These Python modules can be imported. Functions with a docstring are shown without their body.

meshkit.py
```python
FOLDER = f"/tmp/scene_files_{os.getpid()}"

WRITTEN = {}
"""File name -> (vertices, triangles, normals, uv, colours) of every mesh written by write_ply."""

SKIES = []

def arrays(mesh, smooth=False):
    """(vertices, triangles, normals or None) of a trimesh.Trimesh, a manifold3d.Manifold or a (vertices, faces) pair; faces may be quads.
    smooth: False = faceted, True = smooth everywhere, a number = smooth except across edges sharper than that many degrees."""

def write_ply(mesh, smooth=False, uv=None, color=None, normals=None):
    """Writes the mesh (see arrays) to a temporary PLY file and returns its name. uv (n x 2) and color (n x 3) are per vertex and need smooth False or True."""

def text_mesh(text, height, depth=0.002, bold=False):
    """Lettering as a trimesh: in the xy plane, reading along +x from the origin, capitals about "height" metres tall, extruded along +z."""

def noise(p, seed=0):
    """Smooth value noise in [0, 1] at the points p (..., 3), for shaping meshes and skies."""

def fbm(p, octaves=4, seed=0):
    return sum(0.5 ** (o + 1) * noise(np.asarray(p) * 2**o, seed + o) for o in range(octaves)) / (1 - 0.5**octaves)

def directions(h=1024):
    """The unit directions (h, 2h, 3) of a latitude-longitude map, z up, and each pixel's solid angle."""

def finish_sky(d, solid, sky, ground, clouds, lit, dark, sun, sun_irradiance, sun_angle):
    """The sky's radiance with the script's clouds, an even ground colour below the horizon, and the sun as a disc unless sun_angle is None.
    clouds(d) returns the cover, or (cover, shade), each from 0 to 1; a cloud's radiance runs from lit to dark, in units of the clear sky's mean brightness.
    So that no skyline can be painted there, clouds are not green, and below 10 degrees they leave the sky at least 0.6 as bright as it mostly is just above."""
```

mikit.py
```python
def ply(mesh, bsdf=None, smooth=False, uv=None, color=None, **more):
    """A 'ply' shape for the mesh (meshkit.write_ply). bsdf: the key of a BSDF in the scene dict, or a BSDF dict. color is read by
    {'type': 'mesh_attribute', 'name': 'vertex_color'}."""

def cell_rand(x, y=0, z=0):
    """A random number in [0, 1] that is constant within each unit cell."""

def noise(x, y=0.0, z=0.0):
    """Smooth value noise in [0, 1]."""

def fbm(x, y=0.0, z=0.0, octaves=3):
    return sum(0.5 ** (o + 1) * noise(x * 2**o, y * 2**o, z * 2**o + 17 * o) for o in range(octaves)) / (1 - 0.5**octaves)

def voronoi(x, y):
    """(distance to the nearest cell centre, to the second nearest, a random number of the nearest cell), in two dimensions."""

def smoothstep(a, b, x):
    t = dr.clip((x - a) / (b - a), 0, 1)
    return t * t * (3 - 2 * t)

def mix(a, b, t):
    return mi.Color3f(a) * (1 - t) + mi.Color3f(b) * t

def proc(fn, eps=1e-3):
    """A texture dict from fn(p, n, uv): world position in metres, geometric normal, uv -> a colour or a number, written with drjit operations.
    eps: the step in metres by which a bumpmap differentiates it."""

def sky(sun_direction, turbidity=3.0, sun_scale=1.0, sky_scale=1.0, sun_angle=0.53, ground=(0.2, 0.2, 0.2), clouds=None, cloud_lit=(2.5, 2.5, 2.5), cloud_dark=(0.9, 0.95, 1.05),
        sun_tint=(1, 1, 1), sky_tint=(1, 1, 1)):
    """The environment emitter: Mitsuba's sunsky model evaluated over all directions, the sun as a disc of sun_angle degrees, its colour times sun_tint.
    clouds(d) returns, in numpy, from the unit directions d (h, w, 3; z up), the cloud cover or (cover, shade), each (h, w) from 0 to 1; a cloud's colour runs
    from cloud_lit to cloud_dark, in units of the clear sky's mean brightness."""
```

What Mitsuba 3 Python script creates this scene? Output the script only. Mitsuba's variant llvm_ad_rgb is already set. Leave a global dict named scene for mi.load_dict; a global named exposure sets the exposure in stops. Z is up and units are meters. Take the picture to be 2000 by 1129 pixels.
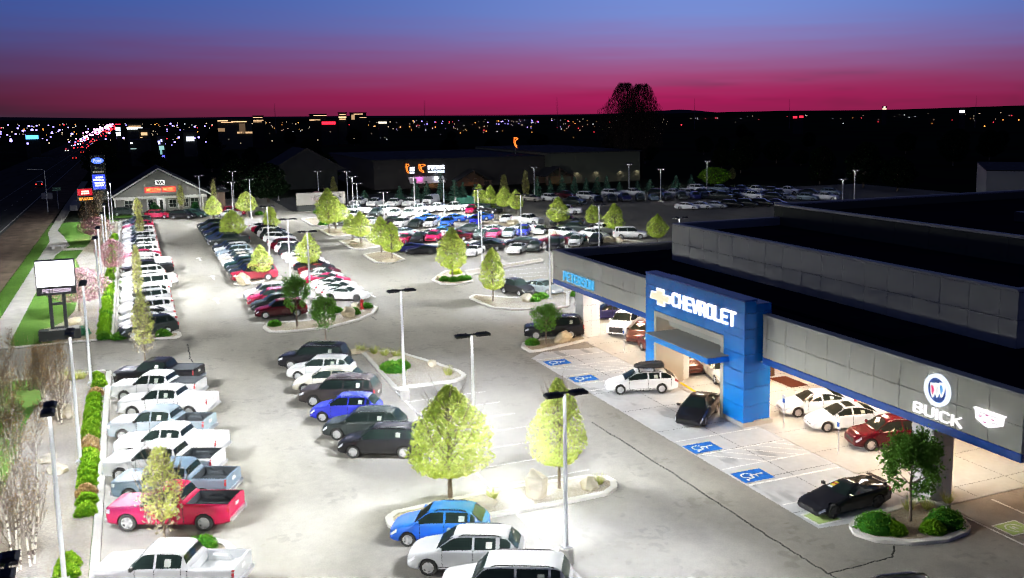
import math, random
import numpy as np, trimesh, mitsuba as mi, drjit as dr, manifold3d as m3
from shapely.geometry import Polygon, Point, LineString, box as sbox
from shapely.ops import unary_union
from shapely import affinity
import mikit, meshkit

# ------------------------------------------------------------------ camera, sky, exposure
T = mi.ScalarTransform4f
scene, labels = {}, {}
YAW, PITCH, ROLL, EYE = math.radians(24.773), math.radians(8.257), math.radians(0.498), 18.84
fw = np.array([math.sin(YAW) * math.cos(PITCH), math.cos(YAW) * math.cos(PITCH), -math.sin(PITCH)])
rt = np.array([math.cos(YAW), -math.sin(YAW), 0.0])
dn = np.cross(fw, rt)
up = -(-math.sin(ROLL) * rt + math.cos(ROLL) * dn)
scene['camera'] = {'type': 'perspective', 'fov': 55.784, 'fov_axis': 'x', 'near_clip': 0.1, 'far_clip': 30000.0,
                   'principal_point_offset_x': -0.0658, 'principal_point_offset_y': 0.0588,
                   'to_world': T().look_at(origin=[0, 0, EYE], target=[float(fw[0]), float(fw[1]), float(EYE + fw[2])], up=[float(v) for v in up])}
exposure = 0.0


def dusk(d):
    """Afterglow cover: a crimson band on the horizon that fades through violet into the clear blue dusk above."""
    e = np.degrees(np.arcsin(np.clip(d[..., 2], -1, 1)))
    az = np.degrees(np.arctan2(d[..., 0], d[..., 1]))
    n = meshkit.fbm(np.stack([d[..., 0] * 9, d[..., 1] * 9, d[..., 2] * 160], -1), 3, 4)
    e = e + (n - 0.5) * 0.8
    wisp = meshkit.fbm(np.stack([az * 0.10, e * 3.2, e * 0 + 5.0], -1), 4, 9)
    wisp = np.clip((wisp - 0.50) / 0.16, 0, 1) * np.clip((az - 22) / 14, 0, 1) * np.exp(-((e - 1.35) / 0.75) ** 2)
    cover = np.clip(1.0 - (e - 0.5) / 6.0, 0, 1)
    cover = cover * cover * (3 - 2 * cover)
    off = np.clip(np.abs(((az - 29 + 180) % 360) - 180) / 36, 0, 1)
    shade = np.clip(0.02 + 0.78 * off ** 1.3, 0, 0.86) + 0.42 * wisp + 0.22 * np.exp(-(np.maximum(e, 0) / 0.55) ** 2)
    high = np.clip((e - 7.5) / 14.0, 0, 1)                     # the dome darkens to slate overhead
    high = high * high * (3 - 2 * high)
    return np.maximum(cover, 0.80 * high), np.where(e > 7.0, 1.0, shade)


SUN = (0.512, 0.819, 0.259)
scene['sky'] = {**mikit.sky(SUN, turbidity=3, sun_scale=0.0, sky_scale=0.86, sky_tint=(0.36, 0.62, 2.5), ground=(0.01, 0.01, 0.012),
                            clouds=dusk, cloud_lit=(6.2, 0.18, 1.55), cloud_dark=(0.25, 0.28, 0.45)), 'sampling_weight': 7.0}

WARM, LAMP = 145.0, 14000.0   # radiance of the soffit lights and of the lamp lenses

# ------------------------------------------------------------------ materials
def srgb(*c):
    return [((v / 255 + 0.055) / 1.055) ** 2.4 if v > 10 else v / 255 / 12.92 for v in c]


def mat(name, color, rough=0.6, metal=0.0, coat=0.0, spec=0.5, two=True, **more):
    c = color if isinstance(color, dict) else {'type': 'rgb', 'value': list(color)}
    b = {'type': 'principled', 'base_color': c, 'roughness': rough, 'metallic': metal, 'specular': spec, **more}
    if coat:
        b |= {'clearcoat': coat, 'clearcoat_gloss': 0.9}
    scene[name] = {'type': 'twosided', 'bsdf': b} if two else b
    return name


def diff(name, color):
    c = color if isinstance(color, dict) else {'type': 'rgb', 'value': list(color)}
    scene[name] = {'type': 'twosided', 'bsdf': {'type': 'diffuse', 'reflectance': c}}
    return name


scene['foliage'] = {'type': 'principledthin', 'base_color': {'type': 'mesh_attribute', 'name': 'vertex_color'}, 'roughness': 0.7, 'diff_trans': 0.7, 'spec_trans': 0.0}
scene['twigs'] = {'type': 'twosided', 'bsdf': {'type': 'diffuse', 'reflectance': {'type': 'mesh_attribute', 'name': 'vertex_color'}}}
LEAF = dict(pear=((0.36, 0.49, 0.04), (0.70, 0.77, 0.22)), broad=((0.03, 0.10, 0.012), (0.12, 0.25, 0.04)), column=((0.38, 0.46, 0.06), (0.72, 0.72, 0.24)),
            plum=((0.20, 0.07, 0.09), (0.50, 0.28, 0.32)), spruce=((0.03, 0.10, 0.065), (0.12, 0.24, 0.17)), hornbeam=((0.16, 0.17, 0.05), (0.36, 0.34, 0.12)),
            poplar=((0.10, 0.05, 0.02), (0.30, 0.20, 0.08)), dark=((0.004, 0.010, 0.005), (0.012, 0.024, 0.010)), shrub=((0.05, 0.15, 0.008), (0.18, 0.33, 0.02)),
            shrubdark=((0.02, 0.09, 0.01), (0.09, 0.22, 0.02)), shrubbrown=((0.20, 0.12, 0.05), (0.42, 0.28, 0.14)), juniper=((0.02, 0.10, 0.05), (0.08, 0.22, 0.12)),
            tuft=((0.16, 0.22, 0.04), (0.42, 0.40, 0.14)), topiary=((0.006, 0.03, 0.010), (0.02, 0.07, 0.02)), twig=((0.22, 0.18, 0.12), (0.46, 0.40, 0.28)),
            darktwig=((0.012, 0.010, 0.009), (0.03, 0.022, 0.02)), lime=((0.05, 0.22, 0.01), (0.30, 0.50, 0.04)), yellowshrub=((0.25, 0.35, 0.02), (0.5, 0.6, 0.06)))


def asphalt_fn(p, n, uv):
    big = mikit.fbm(p.x * 0.05, p.y * 0.018, 1.0, 3)
    lane = mikit.fbm(p.x * 0.5, p.y * 0.06, 7.0, 3)
    fine = mikit.fbm(p.x * 3.0, p.y * 3.0, 3.0, 3)
    grit = mikit.cell_rand(p.x * 30, p.y * 30)
    spot = mikit.smoothstep(0.70, 0.80, mikit.noise(p.x * 0.9, p.y * 0.9, 5.0)) * mikit.smoothstep(0.5, 0.7, mikit.noise(p.x * 4, p.y * 4, 9.0))
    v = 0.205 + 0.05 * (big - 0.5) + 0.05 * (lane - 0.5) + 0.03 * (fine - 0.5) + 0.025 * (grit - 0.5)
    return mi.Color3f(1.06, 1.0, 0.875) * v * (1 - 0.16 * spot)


def concrete_fn(p, n, uv):
    v = 0.41 + 0.10 * (mikit.fbm(p.x * 0.35, p.y * 0.6, 2.0, 4) - 0.5) + 0.06 * (mikit.fbm(p.x * 4, p.y * 4, 1.0, 3) - 0.5)
    s = mikit.smoothstep(0.58, 0.72, mikit.fbm(p.x * 0.9, p.y * 0.35, 11.0, 3))
    return mi.Color3f(0.97, 1.0, 1.02) * v * (1 - 0.35 * s)


def slab_fn(p, n, uv):
    v = 0.36 + 0.08 * (mikit.fbm(p.x * 0.4, p.y * 0.4, 2.0, 4) - 0.5) + 0.05 * (mikit.fbm(p.x * 5, p.y * 5, 1.0, 3) - 0.5)
    return mi.Color3f(1.0, 0.97, 0.93) * v


def grass_fn(p, n, uv):
    t = mikit.fbm(p.x * 0.5, p.y * 0.2, 2.0, 3) * 0.6 + mikit.fbm(p.x * 6, p.y * 6, 1.0, 3) * 0.4
    return mikit.mix((0.022, 0.062, 0.012), (0.065, 0.125, 0.025), t)


def gravel_fn(p, n, uv):
    a = mikit.cell_rand(p.x * 14, p.y * 14, 1.0)
    t = 0.5 * mikit.fbm(p.x * 0.7, p.y * 0.7, 2.0, 3) + 0.5 * a
    return mikit.mix((0.17, 0.135, 0.095), (0.42, 0.36, 0.27), t)


def bark_mulch_fn(p, n, uv):
    a = mikit.cell_rand(p.x * 12, p.y * 12, 1.0)
    t = 0.6 * mikit.fbm(p.x * 0.6, p.y * 0.6, 2.0, 3) + 0.4 * a
    return mikit.mix((0.13, 0.105, 0.08), (0.33, 0.28, 0.22), t)


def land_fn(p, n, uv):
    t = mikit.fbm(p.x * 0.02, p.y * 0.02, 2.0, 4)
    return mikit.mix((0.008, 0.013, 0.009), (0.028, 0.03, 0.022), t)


def rock_fn(p, n, uv):
    t = mikit.fbm(p.x * 1.6, p.y * 1.6, p.z * 3.0, 4)
    return mikit.mix((0.26, 0.21, 0.13), (0.62, 0.54, 0.38), t)


def bark_fn(p, n, uv):
    t = mikit.fbm(p.x * 12, p.y * 12, p.z * 3, 3)
    return mikit.mix((0.07, 0.05, 0.035), (0.22, 0.17, 0.13), t)


def birch_fn(p, n, uv):
    t = mikit.smoothstep(0.52, 0.62, mikit.fbm(p.x * 3, p.y * 3, p.z * 7, 3))
    return mikit.mix((0.60, 0.55, 0.45), (0.08, 0.06, 0.05), t)


def panel_fn(p, n, uv):
    v = 0.9 + 0.16 * (mikit.fbm(p.x * 0.5, p.y * 0.5, p.z * 0.2, 3) - 0.5) + 0.05 * (mikit.noise(p.x * 7, p.y * 7, p.z * 1.2) - 0.5)
    return mi.Color3f(0.37, 0.37, 0.325) * v


def siding_fn(p, n, uv):
    g = mikit.smoothstep(0.0, 0.15, p.z * 6 - dr.floor(p.z * 6))
    v = 0.85 + 0.15 * g + 0.1 * (mikit.fbm(p.x, p.y, p.z * 4, 2) - 0.5)
    return mi.Color3f(0.23, 0.225, 0.205) * v


diff('asphalt', mikit.proc(asphalt_fn)); diff('concrete', mikit.proc(concrete_fn)); diff('slab', mikit.proc(slab_fn))
diff('grass', mikit.proc(grass_fn)); diff('gravel', mikit.proc(gravel_fn)); diff('mulch', mikit.proc(bark_mulch_fn)); diff('land', mikit.proc(land_fn))
diff('rock', mikit.proc(rock_fn)); diff('bark', mikit.proc(bark_fn)); diff('birch', mikit.proc(birch_fn)); diff('siding', mikit.proc(siding_fn))
diff('kerb', mikit.proc(lambda p, n, uv: mi.Color3f(0.52, 0.50, 0.45) * (0.85 + 0.3 * mikit.fbm(p.x * 2, p.y * 2, p.z * 2, 3))))
diff('walkway', mikit.proc(lambda p, n, uv: mi.Color3f(0.27, 0.255, 0.225) * (0.85 + 0.3 * mikit.fbm(p.x * 1.2, p.y * 1.2, 4.0, 3))))
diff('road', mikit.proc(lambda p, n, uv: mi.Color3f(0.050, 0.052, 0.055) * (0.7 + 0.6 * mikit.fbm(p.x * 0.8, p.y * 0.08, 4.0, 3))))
diff('shoulder', mikit.proc(lambda p, n, uv: mi.Color3f(0.10, 0.075, 0.06) * (0.6 + 0.8 * mikit.fbm(p.x * 0.9, p.y * 0.5, 4.0, 4))))
diff('paint_line', mikit.proc(lambda p, n, uv: mi.Color3f(0.72, 0.72, 0.70) * (0.55 + 0.6 * mikit.fbm(p.x * 5, p.y * 5, 4.0, 3))))
diff('road_line', (0.35, 0.35, 0.33)); diff('yellow_paint', (0.75, 0.42, 0.02)); diff('hc_blue', mikit.proc(lambda p, n, uv: mi.Color3f(0.02, 0.11, 0.40) * (0.7 + 0.6 * mikit.fbm(p.x * 6, p.y * 6, 4.0, 3))))
diff('ev_green', (0.34, 0.47, 0.16)); diff('seal', (0.030, 0.030, 0.028)); diff('mat_brown', (0.07, 0.028, 0.02))
mat('panel', mikit.proc(panel_fn), 0.42, spec=0.4)
mat('panel_dark', [0.20, 0.20, 0.185], 0.45); mat('coping', [0.34, 0.34, 0.30], 0.5)
mat('blue_panel', [0.003, 0.115, 0.48], 0.34, spec=0.4); mat('blue_band', [0.008, 0.055, 0.28], 0.35, coat=0.3)
diff('membrane', mikit.proc(lambda p, n, uv: mi.Color3f(0.012, 0.016, 0.026) * (0.7 + 0.6 * mikit.fbm(p.x * 0.4, p.y * 0.4, 4.0, 3))))
diff('joint', (0.03, 0.03, 0.03)); diff('soffit', (0.55, 0.50, 0.44)); diff('column_panel', (0.56, 0.56, 0.54))
mat('frame_metal', [0.42, 0.40, 0.35], 0.35, 0.5); mat('bronze', [0.10, 0.06, 0.04], 0.4, 0.4)
mat('galv', [0.42, 0.43, 0.45], 0.5, 0.35); diff('pole_paint', (0.52, 0.53, 0.55)); mat('dark_metal', [0.015, 0.017, 0.02], 0.45); mat('black_trim', [0.012, 0.012, 0.013], 0.5)
mat('tyre', [0.012, 0.012, 0.012], 0.8); mat('rim', [0.62, 0.63, 0.65], 0.25, 0.75); mat('rim_dark', [0.03, 0.03, 0.035], 0.25, 0.6)
mat('chrome', [0.75, 0.76, 0.78], 0.12, 0.95); mat('glass', [0.006, 0.010, 0.009], 0.05, spec=0.4)
mat('glass_clear', [0.10, 0.16, 0.14], 0.04, spec=0.8); mat('head_lens', [0.75, 0.77, 0.80], 0.08, 0.4, coat=1.0); mat('tail_lens', [0.35, 0.006, 0.012], 0.12, coat=1.0)
mat('paper', [0.42, 0.47, 0.38], 0.7); mat('sticker_yellow', [0.8, 0.6, 0.03], 0.6); mat('sticker_red', [0.5, 0.03, 0.04], 0.6); mat('liner', [0.025, 0.03, 0.036], 0.55)
mat('white_trim', [0.62, 0.61, 0.57], 0.5); mat('roofing', [0.016, 0.016, 0.017], 0.9); mat('door_dark', [0.01, 0.012, 0.012], 0.1)
mat('hydrant_red', [0.45, 0.02, 0.02], 0.4); mat('sign_white', [0.75, 0.75, 0.73], 0.5); mat('sign_blue', [0.01, 0.07, 0.35], 0.5); mat('dumpster_green', [0.015, 0.09, 0.06], 0.5)
mat('store_wall', [0.02, 0.017, 0.015], 0.8); mat('dark_wall', [0.016, 0.018, 0.017], 0.9); mat('tan_wall', [0.055, 0.06, 0.04], 0.9); mat('signface', [0.02, 0.02, 0.025], 0.4)
PAINT = dict(white=(0.80, 0.80, 0.79), silverwhite=(0.62, 0.63, 0.62), silver=(0.48, 0.50, 0.51), cream=(0.60, 0.56, 0.44), champagne=(0.46, 0.42, 0.35), black=(0.007, 0.007, 0.009), graphite=(0.020, 0.025, 0.025),
             slate=(0.16, 0.22, 0.27), slate2=(0.10, 0.15, 0.21), darkbrown=(0.022, 0.018, 0.018), darkgreen=(0.012, 0.032, 0.028), royal=(0.012, 0.018, 0.34), blue=(0.01, 0.085, 0.50), navy=(0.012, 0.014, 0.08),
             red=(0.36, 0.003, 0.035), maroon=(0.045, 0.001, 0.005), maroonpearl=(0.20, 0.003, 0.014), brown=(0.06, 0.022, 0.018))
for k, c in PAINT.items():
    mat('paint_' + k, list(c), 0.16 if max(c) < 0.2 else 0.3, 0.0, 0.0 if max(c) < 0.2 else 0.5, 0.28)


def glow(color, k, weight=0.05):
    return {'type': 'area', 'radiance': {'type': 'rgb', 'value': [float(c) * k for c in color]}, 'sampling_weight': float(weight)}


# ------------------------------------------------------------------ helpers
def key_free(k):
    if k not in scene and k not in USED:
        USED.add(k)
        return k
    i = COUNT.get(k, 0)
    while True:
        i += 1
        kk = f'{k}_{i:03d}'
        if kk not in scene and kk not in USED:
            COUNT[k] = i
            USED.add(kk)
            return kk


USED, COUNT, CACHE = set(), {}, {}


def thing(name, label, cat, group=None):
    k = key_free(name)
    labels[k] = {'label': label, 'category': cat}
    if group:
        labels[k]['group'] = group
    return k


def ply_of(mesh, smooth=False):
    q = (id(mesh), smooth)
    if q not in CACHE:
        CACHE[q] = (mikit.ply(mesh, None, smooth=smooth, color=mesh.metadata.get('color') if hasattr(mesh, 'metadata') else None), mesh)
    return CACHE[q][0]


def put(parent, name, mesh, m, at=None, smooth=False, emit=None, label=None, cat=None, group=None, kind=None):
    k = key_free((parent + '__' if parent else '') + name)
    d = dict(ply_of(mesh, smooth))
    d['bsdf'] = {'type': 'ref', 'id': m}
    if at is not None:
        d['to_world'] = at
    if emit is not None:
        d['emitter'] = emit
    scene[k] = d
    if label or kind:
        labels[k] = {a: b for a, b in (('label', label), ('category', cat), ('group', group), ('kind', kind)) if b}
    return k


def setting(name, mesh, m, label=None, parent=None):
    return put(parent, name, mesh, m, label=label, kind=None if parent else 'structure')


def place(x, y, z=0.0, rz=0.0, s=1.0):
    return T().translate([float(x), float(y), float(z)]).rotate([0, 0, 1], float(rz)).scale(s if isinstance(s, (list, tuple)) else float(s))


def bx(x0, x1, y0, y1, z0, z1):
    m = trimesh.creation.box(extents=[abs(x1 - x0), abs(y1 - y0), abs(z1 - z0)])
    m.apply_translation([(x0 + x1) / 2, (y0 + y1) / 2, (z0 + z1) / 2])
    return m


def rbox(x0, x1, y0, y1, z0, z1, r=0.02):
    c = [[x, y, z] for x in (x0 + r, x1 - r) for y in (y0 + r, y1 - r) for z in (z0, z1)]
    c += [[x, y, z] for x in (x0, x1) for y in (y0 + r, y1 - r) for z in (z0 + r, z1 - r)] + [[x, y, z] for x in (x0 + r, x1 - r) for y in (y0, y1) for z in (z0 + r, z1 - r)]
    return trimesh.convex.convex_hull(np.array(c, float))


def hull(pts):
    return trimesh.convex.convex_hull(np.array(pts, float))


def cat(*ms):
    return trimesh.util.concatenate([m for m in ms if m is not None])


def tri(poly):
    vs, fs, n = [], [], 0
    for g in getattr(poly, 'geoms', [poly]):
        if g.is_empty or g.area < 1e-6:
            continue
        v, f = trimesh.creation.triangulate_polygon(g, engine='earcut')
        vs.append(v); fs.append(np.asarray(f) + n); n += len(v)
    return np.vstack(vs), np.vstack(fs)


def sheet(poly, z):
    if not hasattr(poly, 'geom_type'):
        poly = Polygon(poly)
    v, f = tri(poly)
    v = np.column_stack([v, np.full(len(v), z)])
    c = np.cross(v[f[:, 1]] - v[f[:, 0]], v[f[:, 2]] - v[f[:, 0]])[:, 2]
    f = np.where((c < 0)[:, None], f[:, ::-1], f)
    return trimesh.Trimesh(v, f, process=False)


def prism(poly, z0, z1):
    if not hasattr(poly, 'geom_type'):
        poly = Polygon(poly)
    ms = []
    for g in getattr(poly, 'geoms', [poly]):
        m = trimesh.creation.extrude_polygon(g, z1 - z0, engine='earcut')
        m.apply_translation([0, 0, z0]); ms.append(m)
    return cat(*ms)


def rect(x0, x1, y0, y1):
    return sbox(min(x0, x1), min(y0, y1), max(x0, x1), max(y0, y1))


def strip(pts, w):
    return LineString(pts).buffer(w / 2, cap_style='flat', join_style='mitre')


def tube(pts, radii, sides=7, cap=True):
    p = np.array(pts, float); r = np.broadcast_to(np.asarray(radii, float), (len(p),))
    t = np.gradient(p, axis=0); t /= np.linalg.norm(t, axis=1, keepdims=True) + 1e-12
    ref = np.where(np.abs(t[:, 2:]) < 0.9, [0, 0, 1.0], [1.0, 0, 0])
    a = np.cross(t, ref); a /= np.linalg.norm(a, axis=1, keepdims=True) + 1e-12
    b = np.cross(t, a); ang = np.arange(sides) * 2 * np.pi / sides
    v = p[:, None] + r[:, None, None] * (np.cos(ang)[None, :, None] * a[:, None] + np.sin(ang)[None, :, None] * b[:, None])
    i, j = np.meshgrid(np.arange(len(p) - 1), np.arange(sides), indexing='ij')
    q = np.stack([i * sides + j, i * sides + (j + 1) % sides, (i + 1) * sides + (j + 1) % sides, (i + 1) * sides + j], -1).reshape(-1, 4)
    v = v.reshape(-1, 3); f = np.vstack([q[:, [0, 2, 1]], q[:, [0, 3, 2]]])
    if cap:
        k = np.arange(1, sides - 1); o = (len(p) - 1) * sides
        f = np.vstack([f, np.stack([0 * k, k, k + 1], 1), np.stack([o + 0 * k, o + k + 1, o + k], 1)])
    return trimesh.Trimesh(v, f, process=False)


def lathe(profile, sides=24):
    return trimesh.creation.revolve(np.array(profile, float), sections=sides)


def frame_x(X, Y, Z):
    """Local x runs to -Y, local y up, local z to -X: a board facing -X whose left end is at Y."""
    return T([[0, 0, -1, X], [-1, 0, 0, Y], [0, 1, 0, Z], [0, 0, 0, 1]])


def frame_y(X, Y, Z):
    """Local x runs to +X, local y up, local z to -Y: a board facing -Y whose left end is at X."""
    return T([[1, 0, 0, X], [0, 0, -1, Y], [0, 1, 0, Z], [0, 0, 0, 1]])


def lettering(text, w, h, depth=0.06, bold=True):
    m = meshkit.text_mesh(text, 1.0, 1.0, bold)
    b = m.bounds
    m.apply_translation([-b[0][0], -b[0][1], 0])
    m.apply_scale([w / (b[1][0] - b[0][0]), h / (b[1][1] - b[0][1]), depth])
    return m


ORD = ['first', 'second', 'third', 'fourth', 'fifth', 'sixth', 'seventh', 'eighth', 'ninth', 'tenth', 'eleventh', 'twelfth', 'thirteenth', 'fourteenth', 'fifteenth', 'sixteenth', 'seventeenth', 'eighteenth', 'nineteenth', 'twentieth']
ORD += ['twenty-' + o for o in ORD[:9]] + ['thirtieth'] + ['thirty-' + o for o in ORD[:9]] + ['fortieth'] + ['forty-' + o for o in ORD[:9]]

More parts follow.
